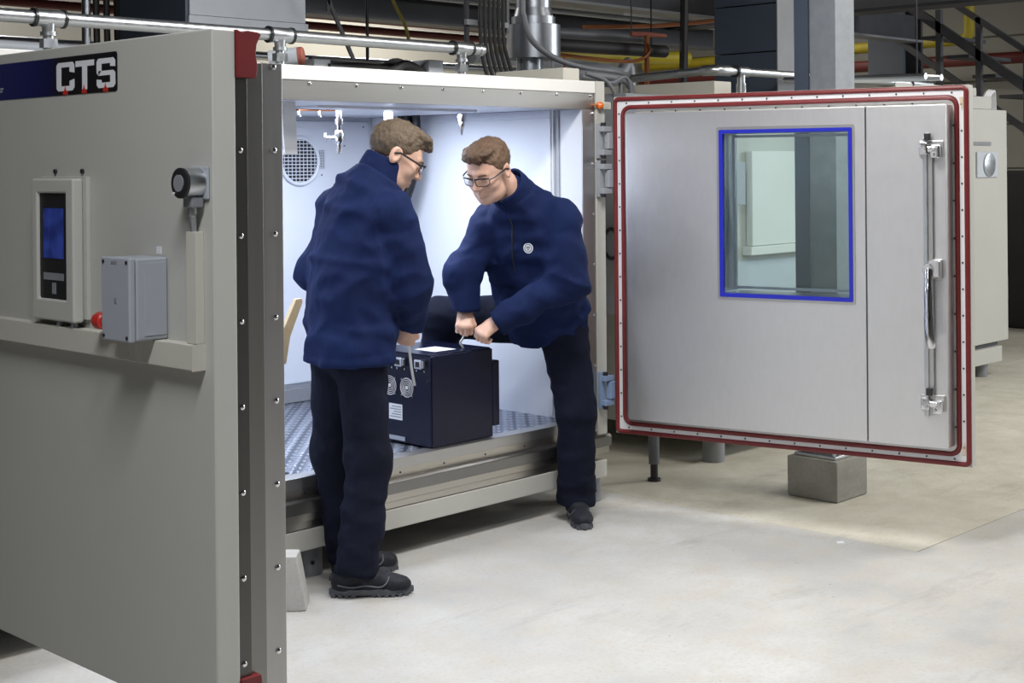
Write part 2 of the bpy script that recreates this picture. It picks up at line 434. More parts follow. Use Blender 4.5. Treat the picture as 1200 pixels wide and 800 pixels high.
# air panels on the rear wall with fan grille
for k, x in enumerate((-.20, -1.20, -2.20)):
    ap = part('air_panel', MB().box(x-.985, x-.012, 1.440, 1.459, .50, 1.826), 'grey_paint' if 0 else 'chamber_white', ch, bev=.004)
    for px_, pz in ((.05, 1.80), (.05, 1.3), (.5, 1.80), (.93, 1.80), (.18, 1.70), (.33, 1.55), (.25, 1.50), (.18, 1.48)):
        place('screw', SCRD, (x-px_, 1.440, pz), ap)
gx, gz, gr = -.675, 1.622, .118
fg = part('fan_grille', MB().tube([(gx+gr*math.cos(a), 1.432, gz+gr*math.sin(a)) for a in np.linspace(0, 2*PI, 41)], .009, 8), 'chamber_white', ch)
part('fan_recess', MB().cyl((gx, 1.4395, gz), (gx, 1.436, gz), gr-.004, n=36), 'near_black', fg)
for k in range(-6, 7):
    z = gz+k*.0175; hw = math.sqrt(max(0, (gr-.003)**2-(z-gz)**2))
    if hw > .02: part('slat', MB().box(gx-hw, gx+hw, 1.430, 1.436, z-.0022, z+.0022), 'chamber_white', fg)
for k in range(-4, 5):
    x = gx+k*.024; hw = math.sqrt((gr-.003)**2-(x-gx)**2)
    part('bar', MB().box(x-.001, x+.001, 1.432, 1.4375, gz-hw, gz+hw), 'chamber_white', fg)
vg = part('vent_grid', MB().box(-.553, -.512, 1.4385, 1.4405, 1.585, 1.677), 'near_black', ch)
part('grid_bars', (lambda m: [m.box(-.553, -.512, 1.434, 1.439, 1.585+k*.0135, 1.5905+k*.0135) for k in range(7)] and [m.box(-.553+k*.012, -.549+k*.012, 1.434, 1.439, 1.585, 1.677) for k in range(4)] and m)(MB()), 'chamber_white', vg)
part('vent_arch', MB().prism([(gx-.03+.105*math.cos(a), 1.753+.045*math.sin(a)) for a in np.linspace(0, PI, 14)], 'y', 1.434, 1.441), 'chamber_white', ch, bev=.002)
# floor and sill
fl = part('tread_floor', MB().box(-3.2, -.165, .075, 1.46, .36, .403), 'tread_plate', ch)
part('lashing_pocket', MB().prism(rrect(-1.815, -1.76, .105, .135, .012), 'z', .4035, .405), 'near_black', fl)
part('floor_edge', MB().box(-3.2, -.148, .004, .078, .36, .406), 'steel', ch, bev=.004)
sl = part('sill_face', MB().box(-3.2, -.148, .006, .03, .325, .3995), 'steel_sill', ch)
for k in range(8): place('screw', SCRD, (-.30-.245*k, .0055, .345), sl)
part('sill_ledge', MB().prism([(.05,.272),(-.030,.272),(-.030,.318),(-.020,.328),(.05,.332)], 'x', -3.37, .014), 'steel_mid', ch, bev=.003)
part('sill_step', MB().box(-3.36, .012, -.016, .05, .240, .270), 'steel_sill', ch, bev=.002)
part('sill_step', MB().box(-3.30, -.30, -.004, .05, .209, .237), 'steel_sill', ch, bev=.002)
# hinges for the right door
def hinge(z0, z1, mat):
    h = part('hinge', MB().box(-.062, -.030, -.032, -.012, z0-.01, z1+.01), mat, ch, bev=.003)
    for z in (z0+.018, z1-.018):
        part('hinge_arm', MB().box(-.060, .000, -.060, -.030, z-.013, z+.013), mat, h, bev=.003)
        part('hinge_bolt', MB().cyl((-.046, -.046, z+.030 if z > (z0+z1)/2 else z-.030), (-.046, -.046, z), .012, n=12), 'screw_dark', h)
    part('hinge_knuckle', MB().box(-.030, .012, -.066, -.036, z0+.034, z1-.034), mat, h, bev=.004)
    part('hinge_pin', MB().cyl((-.006, -.045, z0+.004), (-.006, -.045, z1-.004), .009, n=12), 'screw_dark', h)
hinge(1.63, 1.775, 'hinge_grey'); hinge(1.45, 1.60, 'hinge_grey'); hinge(.462, .612, 'hinge_blue')
# orange door switch on the corner post
t = thing('door_switch', 'orange indicator knob with small ivory switch beside the top hinge', 'switch', (-.02, -.03, 1.86))
part('knob', MB().tube([(-.045, -.012, 1.867), (-.045, -.03, 1.867), (-.045, -.042, 1.867)], [.016, .018, .008], 16), 'orange_lens', t)
part('stem', MB().cyl((-.11, -.022, 1.868), (-.05, -.022, 1.868), .004, n=8), 'copper', t)
part('switch_body', MB().box(-.02, .028, -.032, -.010, 1.85, 1.884), 'trunk_plastic', t, bev=.003)

# ================================================================== right door (inner side seen)
RD = thing('chamber_door', 'open steel-lined chamber door with blue-framed window and red seal', 'door', (0, -.07, 0), math.atan2(-.975, .221))
def rp(name, mb, mat, parent=None, bev=0., **k): return part(name, mb, mat, parent or RD, bev, local=RD, **k)
W, Z0, Z1 = 1.632, .338, 1.906
wu0, wu1, wz0, wz1 = .585, 1.162, 1.017, 1.728
lo = [(0, Z0), (W, Z0), (W, Z1), (0, Z1)]; li = [(wu0, wz0), (wu1, wz0), (wu1, wz1), (wu0, wz1)]
rp('leaf', MB().hole(lo, li, .0, .062), 'beige_paint', bev=.003)
pz0, pz1, pu0, pu1 = .425, 1.825, .112, 1.562
us = 1.229
rp('lining_panel', MB().hole([(pu0, pz0), (us-.002, pz0), (us-.002, pz1), (pu0, pz1)], li, -.10, -.0005), 'steel_door', bev=.004)
rp('lining_panel', MB().box(us+.002, pu1, -.10, -.0005, pz0, pz1), 'steel_door', bev=.004)
rp('seam_strip', MB().box(us-.006, us+.006, -.094, -.05, pz0+.01, pz1-.01), 'steel_dark')
rp('seal_carrier', ring_poly(rrect(.058, W-.058, Z0+.058, Z1-.058, .03), rrect(.10, W-.06, Z0+.08, Z1-.07, .02), -.006, .001), 'steel')
def rr_loop(d, r, y): return [(q[0], y, q[1]) for q in rrect(d, W-d, Z0+d, Z1-d, r, 8)]
def dens(loop, step=.08):
    out = []
    for i, p in enumerate(loop):
        q = loop[(i+1) % len(loop)]; L = (Vector(q)-Vector(p)).length; m = max(1, int(L/step))
        out += [tuple(Vector(p).lerp(Vector(q), k/m)) for k in range(m)]
    return out
gk = rp('seal_bead', loop_tube(dens(rr_loop(.0115, .018, -.005)), .0105), 'red_gasket')
rp('seal_bead', loop_tube(dens(rr_loop(.0500, .040, -.005)), .0105), 'red_gasket')
ws = rp('seal_strip', ring_poly(rrect(.018, W-.018, Z0+.018, Z1-.018, .02, 6), rrect(.043, W-.043, Z0+.043, Z1-.043, .035, 6), -.005, .001), 'seal_white')
for k in range(14):
    u = .07+k*(W-.14)/13
    for z in (Z0+.031, Z1-.031): place('screw', SCRD, (u, -.005, z), ws, local=RD)
    z = Z0+.08+k*(Z1-Z0-.16)/13
    for u in (.031, W-.031): place('screw', SCRD, (u, -.005, z), ws, local=RD)
for z, s in ((Z1-.05, -1), (Z0+.05, 1)):
    rp('glue_patch', MB().prism([(W-.040, z), (W-.025, z), (W-.024, z+s*.035), (W-.030, z+s*.055), (W-.036, z+s*.03)], 'y', -.008, -.004), 'seal_glue')
for k in range(11):
    u = .2+k*.12; place('screw', SCRD, (u, -.006, Z1-.072), ws, local=RD)
for k in range(9): place('screw', SCRD, (W-.064, -.006, .5+k*.155), ws, local=RD)
# window
bf = rp('window_frame', ring_poly(rrect(wu0-.013, wu1+.011, wz0-.012, wz1+.011, .006, 3), rrect(wu0+.005, wu1-.005, wz0+.005, wz1-.005, .004, 3), -.108, -.088), 'blue_frame', bev=.003)
rp('window_trim', ring_poly(rrect(wu0-.024, wu1+.020, wz0-.024, wz1+.024, .008, 3), rrect(wu0-.012, wu1+.010, wz0-.012, wz1+.011, .006, 3), -.1045, -.098), 'steel')
rp('window_reveal', MB().hole([(wu0-.001, wz0-.001), (wu1+.001, wz0-.001), (wu1+.001, wz1+.001), (wu0-.001, wz1+.001)], [(wu0+.006, wz0+.006), (wu1-.006, wz0+.006), (wu1-.006, wz1-.006), (wu0+.006, wz1-.006)], -.086, .06), 'duct_steel')
rp('window_pane', MB().box(wu0+.001, wu1-.001, -.096, -.091, wz0+.001, wz1-.001), 'window_glass')
rp('window_pane', MB().box(wu0+.001, wu1-.001, .046, .052, wz0+.001, wz1-.001), 'window_glass')
rp('spacer_frame', MB().ring(wu0+.02, wu1-.02, wz0+.02, wz1-.012, .012, -.03, -.02), 'duct_steel')
# lock rod, brackets, handle
rod = rp('lock_rod', MB().box(1.474, 1.492, -.128, -.116, .555, 1.690), 'galvanised', bev=.003)
rp('rod_edge', MB().box(1.492, 1.510, -.119, -.114, .56, 1.66), 'steel', rod)
for z, s in ((1.642, 1), (.607, 1)):
    b = rp('lock_bracket', MB().box(1.455, 1.552, -.112, -.100, z-.032, z+.035), 'steel', bev=.004)
    rp('bracket_block', MB().box(1.463, 1.500, -.150, -.112, z-.022, z+.028), 'chrome', b, bev=.006)
    rp('bracket_cheek', MB().box(1.508, 1.548, -.146, -.112, z-.036, z+.018), 'chrome', b, bev=.006)
    rp('bracket_roller', MB().cyl((1.50, -.135, z+.002), (1.53, -.135, z+.002), .016, n=14), 'chrome', b)
    rp('bracket_cam', MB().box(1.482, 1.506, -.140, -.116, z+.034, z+.066), 'screw_dark', b, bev=.004)
    for du, dz in ((1.47, .015), (1.488, -.01), (1.52, -.022), (1.536, .008)):
        rp('bracket_bolt', MB().cyl((du, -.155, z+dz), (du, -.148, z+dz), .007, n=8), 'chrome', b)
h = rp('door_handle', MB().box(1.478, 1.545, -.118, -.100, 1.115, 1.195), 'steel', bev=.004)
rp('handle_hub', MB().cyl((1.50, -.15, 1.155), (1.50, -.112, 1.155), .027, n=20).box(1.50, 1.545, -.150, -.115, 1.125, 1.19), 'chrome', h, bev=.003)
rp('handle_lever', MB().tube(spline([(1.500, -.150, 1.155), (1.502, -.165, 1.09), (1.506, -.178, 1.00), (1.512, -.190, .90), (1.520, -.185, .842)], 5), [.016]*6+[.018]*6+[.020]*6+[.019, .018, .014], 12), 'chrome', h)

# ================================================================== left door (outer side seen)
LX = -3.331
LD = thing('chamber_door', 'beige chamber door in the left foreground carrying the blue and black sticker', 'door', (LX, 0, 0))
part('leaf', MB().box(LX, LX+.063, -1.69, -.03, .335, 1.903), 'beige_paint', LD, bev=.005, seg=3)
part('edge_frame', MB().box(LX+.0635, LX+.100, -1.682, -.06, .37, 1.85), 'steel_dark', LD, bev=.002)
ef = part('lining_panel', MB().prism([(LX+.1005, -1.672), (LX+.150, -1.672), (LX+.150, -1.660), (LX+.206, -1.660), (LX+.212, -1.652), (LX+.212, -.10), (LX+.1005, -.10)], 'z', .352, 1.832), 'steel_mid', LD, bev=.0015, ang=.2)
part('edge_angle', MB().box(LX+.1505, LX+.211, -1.666, -1.6605, .352, 1.834), 'steel_angle', LD, bev=.0015, ang=.2)
part('inner_skin', MB().box(LX+.2125, LX+.2145, -1.645, -.11, .36, 1.826), 'steel_door', LD)
for k in range(8):
    place('screw', SCR, (LX+.078, -1.682, .46+k*.195), ef); place('screw', SCR, (LX+.186, -1.666, .46+k*.195), ef)
for z0, z1, s in ((1.795, 1.905, 1), (.333, .43, -1)):
    pr = [(LX+.0635, z0), (LX+.118, z0), (LX+.122, z0+.03), (LX+.117, z0+.055), (LX+.120, z0+.078), (LX+.133, z1-.008), (LX+.12, z1-.004), (LX+.095, z1-.002), (LX+.08, z1-.006), (LX+.0635, z1)]
    if s < 0: pr = [(x, z0+z1-z) for x, z in pr][::-1]
    part('seal_end', MB().prism(pr, 'y', -1.694, -.05), 'red_gasket', LD, bev=.003)
# sticker with lettering
ST = single('sticker', MB().prism([(-.12, 1.876)]+[(-.12, 1.779)]+[(-1.283-.008*math.sin(a), 1.787-.008*math.cos(a)) for a in np.linspace(0, PI/2, 5)]+[(-1.283-.008*math.sin(a), 1.868-.008*math.cos(a)) for a in np.linspace(PI/2, PI, 5)], 'x', LX-.0015, LX-.0001), 'sticker_print', 'long blue and black sticker lettered CTS on the beige door', 'sticker')
def letter(polys, y0, y1, mat='label_white', nm='lettering'):
    mb = MB()
    for poly in polys: mb.prism([(y0+(y1-y0)*a, 1.7895+.0725*b) for a, b in poly], 'x', LX-.0024, LX-.0014)
    return part(nm, mb, mat, ST)
s = .26
letter([[(0,.10),(.1,0),(.1+s-.1,0),(s,1),(.1,1),(0,.9)], [(s,0),(.9,0),(1,.10),(1,.40),(1-s,.34),(1-s,.17),(s,.17)], [(s,.83),(1-s,.83),(1-s,.66),(1,.62),(1,.90),(.9,1),(s,1)]], -.999, -1.088)
letter([[(0,.80),(1,.80),(1,1),(0,1)], [(.36,0),(.62,0),(.62,.80),(.36,.80)]], -1.095, -1.184)
letter([[(0,.30),(s,.27),(s,.18),(.3,.18),(.3,0),(.10,0),(0,.10)], [(.3,0),(.9,0),(1,.10),(1,.50),(.9,.58),(1-s,.58),(1-s,.18),(.3,.18)], [(.1,.42),(1-s,.42),(1-s,.58),(.1,.58)], [(0,.52),(.1,.42),(s,.58),(s,.82),(s,1),(.1,1),(0,.9)], [(s,.82),(1-s,.82),(1-s,.72),(1,.70),(1,.9),(.9,1),(s,1)]], -1.197, -1.283)
for yc in (-1.043, -1.136, -1.238):
    part('red_mark', MB().prism([(yc-.011, 1.780), (yc+.011, 1.780), (yc+.011, 1.787), (yc+.004, 1.792), (yc, 1.803), (yc-.004, 1.792), (yc-.011, 1.787)], 'x', LX-.0028, LX-.0013), 'red_plastic', ST)
part('small_print', MB().box(LX-.0024, LX-.0014, -.705, -.66, 1.800, 1.804).box(LX-.0024, LX-.0014, -.71, -.67, 1.807, 1.811), 'grey_paint', ST)
# control panel
cp = thing('control_panel', 'beige wall-mounted control panel with a lit blue screen on the left door', 'control panel', (LX, -1.04, 1.21))
def xf(y0, y1, z0, z1, x0, x1):   # ring in the yz plane
    return MB().box(x0, x1, y0, y1, z0, z1)
CY0, CY1, CZ0, CZ1 = -1.146, -.937, 1.208, 1.567
part('back_plate', MB().box(LX-.012, LX, -1.160, -.925, 1.215, 1.572), 'beige_paint', cp, bev=.002)
o4 = [(CY0, CZ0), (CY1, CZ0), (CY1, CZ1), (CY0, CZ1)]; i4 = [(-1.108, 1.262), (-.966, 1.262), (-.966, 1.530), (-1.108, 1.530)]
m = MB().hole(o4, i4, LX-.042, LX-.012)
m.v = [(b, a, c) for a, b, c in m.v]
part('casing', m, 'beige_paint', cp, bev=.006, seg=3)
part('bezel', MB().box(LX-.034, LX-.013, -1.1085, -.9655, 1.2615, 1.5305), 'near_black', cp)
part('screen', MB().box(LX-.0355, LX-.034, -1.086, -.986, 1.365, 1.492), 'screen_blue', cp)
part('screen_rows', (lambda m: [m.box(LX-.0362, LX-.0355, -1.02-.0*k, -.992, 1.38+k*.022, 1.386+k*.022) for k in range(5)] and m)(MB()), 'emitblue' if 'emitblue' in MATS else 'screen_blue', cp)
part('key_label', MB().box(LX-.0352, LX-.034, -1.086, -.985, 1.310, 1.328), 'mid_grey', cp)
part('memory_slot', MB().box(LX-.0352, LX-.034, -1.047, -1.028, 1.275, 1.303), 'mid_grey', cp)
for y in (-1.125, -.99): part('bracket_screw', MB().cyl((LX-.006, y, 1.585), (LX, y, 1.585), .006, n=10), 'screw_dark', cp)
for y in (-1.12, -1.05): part('cable_gland', MB().cyl((LX-.025, y, 1.185), (LX-.025, y, 1.208), .009, n=10), 'mid_grey', cp)
# junction box with red button
jb = thing('junction_box', 'small grey electrical junction box on the left door', 'junction box', (LX, -1.446, 1.195))
part('housing', MB().box(LX-.085, LX, -1.505, -1.387, 1.195, 1.385), 'grey_paint', jb, bev=.006, seg=3)
part('lid', MB().box(LX-.104, LX-.0865, -1.507, -1.385, 1.193, 1.387), 'grey_paint', jb, bev=.005, seg=3)
part('side_cover', MB().box(LX-.066, LX-.006, -1.5075, -1.5045, 1.206, 1.374), 'grey_paint', jb, bev=.001)
for y, z in ((-1.396, 1.204), (-1.496, 1.204), (-1.396, 1.376), (-1.496, 1.376)):
    part('lid_screw', MB().cyl((LX-.1055, y, z), (LX-.103, y, z), .0045, n=10), 'screw_dark', jb)
part('lock_point', MB().box(LX-.1055, LX-.104, -1.452, -1.444, 1.282, 1.293), 'mid_grey', jb)
part('maker_plate', MB().box(LX-.105, LX-.104, -1.455, -1.43, 1.372, 1.378), 'mid_grey', jb)
eb = thing('emergency_button', 'round red push button on the side of the junction box', 'button', (LX-.06, -1.386, 1.228))
part('collar', MB().cyl((LX-.060, -1.386, 1.228), (LX-.060, -1.326, 1.228), .012, n=16), 'mid_grey', eb)
part('cap', MB().tube([(LX-.060, -1.330, 1.228), (LX-.060, -1.326, 1.228), (LX-.060, -1.300, 1.228), (LX-.060, -1.290, 1.228), (LX-.060, -1.286, 1.228)], [.016, .021, .021, .017, .008], 24), 'red_plastic', eb)
single('door_label', MB().box(LX-.0012, LX, -1.478, -1.458, 1.390, 1.408), 'label_white', 'small white square tag above the junction box', 'tag')
# trunking
tk = thing('cable_trunking', 'ivory cable trunking running along the left door under the panels', 'trunking', (LX, -.9, 1.136))
part('channel', MB().box(LX-.034, LX, -1.652, -.05, 1.136, 1.194), 'trunk_plastic', tk, bev=.003)
part('end_cap', MB().box(LX-.036, LX, -1.655, -1.6525, 1.135, 1.195), 'trunk_plastic', tk)
part('riser', MB().box(LX-.022, LX, -1.652, -1.612, 1.1945, 1.447), 'trunk_plastic', tk, bev=.002)
# siren
sr = thing('alarm_sounder', 'round grey alarm sounder with black face at the edge of the left door', 'alarm', (LX, -1.64, 1.5))
def xc(y, z, x0, x1, r, r2=None, n=28): return MB().cyl((x0, y, z), (x1, y, z), r, r2, n)
part('back_plate', MB().box(LX-.008, LX, -1.679, -1.605, 1.52, 1.594), 'grey_paint', sr, bev=.004)
part('body', xc(-1.642, 1.557, LX-.052, LX-.008, .034), 'galvanised', sr)
part('face_ring', MB().tube([(LX-.050, -1.642, 1.557), (LX-.056, -1.642, 1.557), (LX-.058, -1.642, 1.557)], [.0345, .0345, .031], 28), 'near_black', sr)
part('horn', xc(-1.642, 1.557, LX-.0605, LX-.058, .019), 'mid_grey', sr)
part('status_light', xc(-1.622, 1.534, LX-.061, LX-.057, .003, n=8), 'label_white', sr)
part('cable_entry', MB().box(LX-.038, LX-.006, -1.662, -1.625, 1.502, 1.527), 'mid_grey', sr, bev=.004)
part('gland', MB().tube([(LX-.02, -1.636, 1.503), (LX-.02, -1.636, 1.488), (LX-.018, -1.634, 1.485), (LX-.014, -1.632, 1.447)], [.012, .012, .009, .007], 12), 'galvanised', sr)

# ================================================================== things inside the chamber
bx = thing('equipment_box', 'dark navy equipment box with two fans on its end, resting on the chamber sill', 'box', (-.88, .23, .405))
BX0, BX1, BY0, BY1, BZ0, BZ1 = -1.080, -.712, .033, .43, .4075, .793
part('shell', MB().box(BX0+.006, BX1, BY0, BY1, BZ0, BZ1), 'box_navy', bx, bev=.006, seg=3)
part('front_plate', MB().box(BX0, BX0+.0055, BY0+.004, BY1-.004, BZ0+.004, BZ1-.006), 'box_navy', bx, bev=.002)
part('end_cover', MB().box(BX1, BX1+.042, BY0+.0, BY1, .452, .738), 'box_navy', bx, bev=.006, seg=3)
part('top_rim', MB().box(BX0+.006, BX1-.002, BY0+.012, BY1-.012, BZ1, BZ1+.004), 'box_navy', bx, bev=.002)
part('top_label', MB().box(-.985, -.86, .11, .24, BZ1+.004, BZ1+.005), 'label_white', bx)
part('rating_label', MB().box(BX0-.001, BX0, .215, .300, .505, .572), 'label_white', bx)
part('label_print', (lambda m: [m.box(BX0-.0016, BX0-.0009, .222, .293-.012*(k % 3), .515+k*.011, .519+k*.011) for k in range(5)] and m)(MB()), 'mid_grey', bx)
part('lower_label', MB().box(BX0-.001, BX0, .20, .33, .418, .436), 'grey_paint', bx)
for y in (.181, .290):
    fg = part('fan_guard', MB().tube([(BX0-.004, y+.040*math.cos(a), .649+.040*math.sin(a)) for a in np.linspace(0, 2*PI, 29)], .0016, 6), 'seal_white', bx)
    for r in (.032, .024, .016): part('guard_ring', MB().tube([(BX0-.004, y+r*math.cos(a), .649+r*math.sin(a)) for a in np.linspace(0, 2*PI, 25)], .0013, 6), 'seal_white', fg)
    part('guard_hub', MB().cyl((BX0-.006, y, .649), (BX0-.001, y, .649), .008, n=14), 'seal_white', fg)
    for a in (PI/4, 3*PI/4, 5*PI/4, 7*PI/4):
        part('guard_spoke', MB().cyl((BX0-.004, y, .649), (BX0-.003, y+.047*math.cos(a), .649+.047*math.sin(a)), .0012, n=6), 'mid_grey', fg)
        part('guard_screw', MB().cyl((BX0-.005, y+.047*math.cos(a), .649+.047*math.sin(a)), (BX0, y+.047*math.cos(a), .649+.047*math.sin(a)), .0042, n=8), 'chrome', fg)
for y in (.218, .094, .30):
    c = part('connector', MB().box(BX0-.022, BX0, y-.022, y+.022, .737, .777), 'chrome', bx, bev=.004)
    part('socket', MB().box(BX0-.0235, BX0-.0215, y-.012, y+.012, .746, .768), 'near_black', c, bev=.002)
    part('latch', MB().box(BX0-.018, BX0-.002, y-.030, y-.0225, .742, .772), 'galvanised', c, bev=.002)
    for d in (-.024, .024): part('connector_screw', MB().cyl((BX0-.005, y+d, .727), (BX0, y+d, .727), .004, n=8), 'chrome', c)
# carrying straps
single('carrying_strap', MB().tube(spline([(-1.438, -.206, .935), (-1.33, -.11, .86), (-1.20, .02, .755), (-1.112, .10, .672)], 6), .0055, 8), 'strap_white', 'thin white strap pulled taut from the left man\'s hand to the box', 'strap')
single('carrying_strap', MB().tube(spline([(-.806, .120, .797), (-.818, .126, .82), (-.815, .115, .838), (-.82, .095, .872)], 5), .005, 8), 'strap_white', 'short white strap between the box top and the right man\'s fists', 'strap')

hang = thing('spray_valve', 'silver valve with side tap hanging from the chamber ceiling beside the fan grille', 'valve', (-1.183, .5, 1.85))
part('pipe', MB().tube([(-1.183, .5, 1.85), (-1.183, .5, 1.80), (-1.183, .5, 1.80), (-1.183, .5, 1.775), (-1.183, .5, 1.775), (-1.183, .5, 1.745)], [.012, .012, .019, .019, .012, .012], 14), 'chrome', hang)
part('body', MB().tube([(-1.183, .5, 1.75), (-1.183, .5, 1.735), (-1.183, .5, 1.70), (-1.183, .5, 1.69), (-1.183, .5, 1.66), (-1.183, .5, 1.645)], [.014, .02, .02, .011, .013, .006], 14), 'chrome', hang)
part('tap', MB().cyl((-1.183, .5, 1.718), (-1.222, .535, 1.718), .008, n=10).cyl((-1.222, .535, 1.718), (-1.228, .541, 1.718), .02, n=14), 'chrome', hang)
noz = thing('spray_nozzle', 'silver pointed nozzle hanging from the ceiling above the right man', 'nozzle', (-.437, .5, 1.85))
part('socket', MB().cyl((-.437, .5, 1.85), (-.437, .5, 1.80), .022, n=16), 'chrome', noz)
part('tip', MB().tube([(-.437, .5, 1.80), (-.437, .5, 1.785), (-.437, .5, 1.77), (-.437, .5, 1.735)], [.014, .016, .014, .004], 14), 'chrome', noz)
single('ceiling_tube', MB().tube([(-.896, .5, 1.85), (-.896, .5, 1.80), (-.896, .5, 1.797)], [.020, .020, .014], 16), 'seal_white', 'short white tube under the chamber ceiling above the left man', 'tube')
rail = thing('hook_rail', 'thin copper rod with small hooks below the chamber ceiling at left', 'rail', (-1.45, .5, 1.84))
part('rod', MB().cyl((-1.62, .5, 1.832), (-1.205, .5, 1.836), .004, n=8), 'copper', rail)
for x in (-1.46, -1.40, -1.29): part('hook', MB().tube([(x, .5, 1.85), (x, .5, 1.815), (x+.008, .5, 1.806)], .004, 8), 'chrome', rail)
single('hanging_plate', MB().prism([(-1.705, 1.642), (-1.642, 1.642), (-1.650, 1.85), (-1.72, 1.85)], 'y', .195, .203), 'label_white', 'pale plate hanging from the chamber ceiling beside the left door', 'plate', bev=.002)
single('wooden_board', MB().prism([(-1.66, .79), (-1.60, .79), (-1.578, .90), (-1.512, 1.038), (-1.520, 1.052), (-1.548, 1.050), (-1.60, .955), (-1.66, .86)], 'y', .335, .36), 'wood_pale', 'pale wooden handle end sticking out beside the left man\'s waist', 'board', bev=.004)
single('wooden_crutch', MB().box(-1.70, -1.645, .336, .359, .4065, .789), 'wood_pale', 'pale wooden post standing on the chamber floor below the handle', 'post', bev=.004)
for k in range(5):
    ox_, oy_ = ((0, -.05), (.03, -.018), (-.02, -.005), (.025, .027), (-.015, .04))[k]
    pts = spline([(-.275+ox_, 1.05+oy_, 1.85), (-.275+ox_, 1.04+oy_, 1.70), (-.28+ox_, 1.06+oy_, 1.55), (-.29+ox_, 1.13+oy_, 1.38), (-.31+ox_, 1.22+oy_, 1.15), (-.33+ox_, 1.30+oy_, .85), (-.34+ox_, 1.33+oy_, .46)], 5)
    single('cable', MB().tube(pts, .021, 10), ('near_black', 'rubber_black')[k % 2], ('first', 'second', 'third', 'fourth', 'fifth', 'sixth', 'seventh')[k]+' of the five thick black cables bundled on the white chamber wall', 'cable', 'black cable bundle in the chamber')

# ================================================================== around the chamber
single('concrete_block', MB().add([(-2.08,-.20,0),(-1.99,-.285,0),(-1.90,-.19,0),(-1.99,-.105,0),(-2.065,-.20,.195),(-2.01,-.255,.195),(-1.935,-.18,.195),(-1.99,-.125,.195)], [(0,3,2,1),(4,5,6,7),(0,1,5,4),(1,2,6,5),(2,3,7,6),(3,0,4,7)]), 'concrete', 'small pale tapered concrete block on the floor behind the left door', 'block', bev=.006)
pl_ = thing('column_plinth', 'square grey concrete plinth under the steel column behind the right door', 'plinth', (.84, -.68, 0))
part('block', MB().box(.703, .977, -.820, -.545, 0, .192), 'concrete_block', pl_, bev=.008)
cl = thing('steel_column', 'zinc-grey steel column rising behind the open right door', 'column', (.85, -.68, .19))
part('base_plate', MB().box(.73, .95, -.795, -.57, .193, .208), 'galvanised', cl, bev=.003)
part('flange', MB().box(.790, .960, -.777, -.761, .208, 4.6), 'column_zinc', cl)
part('flange', MB().box(.790, .960, -.650, -.634, .208, 4.6), 'column_zinc', cl)
part('web', MB().box(.790, .806, -.761, -.650, .208, 4.6), 'column_zinc', cl)
part('side_channel', MB().box(.768, .780, -.640, -.575, .208, 4.6).box(.768, .83, -.575, -.563, .208, 4.6), 'slate', cl)
for x, y in ((.745, -.78), (.94, -.78), (.745, -.585)): part('anchor_bolt', MB().cyl((x, y, .208), (x, y, .235), .010, n=6), 'galvanised', cl)

# roof pipe with tees
gp = thing('roof_pipe', 'galvanised pipe with three downward tees above the chamber', 'pipe', (-1.6, .3, 2.0))
part('pipe', MB().cyl((-4.2, .3, 2.125), (-.50, .3, 2.123), .0245, n=20), 'galvanised', gp)
part('end_cap', MB().tube([(-.52, .3, 2.123), (-.50, .3, 2.123), (-.485, .3, 2.123)], [.0285, .0285, .02], 20), 'galvanised', gp)
for x in (-2.655, -1.646, -.627):
    tee = part('tee', MB().tube([(x-.06, .3, 2.124), (x-.05, .3, 2.124), (x+.05, .3, 2.124), (x+.06, .3, 2.124)], [.029, .031, .031, .029], 18), 'galvanised', gp)
    part('nipple', MB().tube([(x, .3, 2.115), (x, .3, 2.075), (x, .3, 2.075), (x, .3, 2.062), (x, .3, 2.062), (x, .3, 1.975)], [.026, .022, .029, .029, .019, .019], 16), 'galvanised', tee)
    part('hex_nut', MB().cyl((x, .3, 2.018), (x, .3, 2.05), .031, n=6), 'galvanised', tee)
    for d in (-.056, .056): part('clamp', MB().cyl((x+d-.005, .3, 2.124), (x+d+.005, .3, 2.124), .034, n=18), 'screw_dark', tee)
ip = thing('insulated_pipe_end', 'short white pipe stub with terracotta end cap lying on the chamber roof', 'pipe', (-1.42, .52, 2.0))
part('sleeve', MB().cyl((-1.49, .58, 2.045), (-1.405, .495, 2.06), .042, n=20), 'duct_white', ip)
part('cap', MB().tube([(-1.405, .495, 2.06), (-1.392, .482, 2.062), (-1.386, .476, 2.063)], [.041, .041, .034], 20), 'terracotta', ip)
single('cable_tray_end', MB().box(-1.395, -1.305, .40, .55, 1.976, 2.047), 'grey_paint', 'small grey tray end beside the terracotta cap on the roof', 'tray', bev=.004)
single('cable_tray_end', MB().box(-.755, -.665, .38, .55, 1.976, 2.072), 'grey_paint', 'small grey tray end by the rightmost pipe tee on the roof', 'tray', bev=.004)
for k, (h0, h1, h2, yy) in enumerate(((.025, .012, .075, .40), (.048, .032, .090, .46), (.06, .05, .06, .52), (.018, .03, .05, .44))):
    single('roof_cable', MB().tube(spline([(-1.32, yy, 1.985+h0), (-1.15, yy, 1.983+h1+.012), (-1.0, yy-.02, 1.990+h1), (-.88, yy, 1.985+h2*.8), (-.76, yy+.01, 1.995+h0*.6)], 6), .021, 10), 'rubber_black', ('first', 'second', 'third', 'fourth', 'fifth', 'sixth', 'seventh')[k]+' black cable from the front in the sagging bundle on the roof', 'cable', 'black cables on the chamber roof')
single('roof_trunking', MB().box(-.160, -.045, .10, .545, 1.983, 2.047), 'trunk_plastic', 'ivory trunking box on the chamber roof by the corner post', 'trunking', bev=.005)

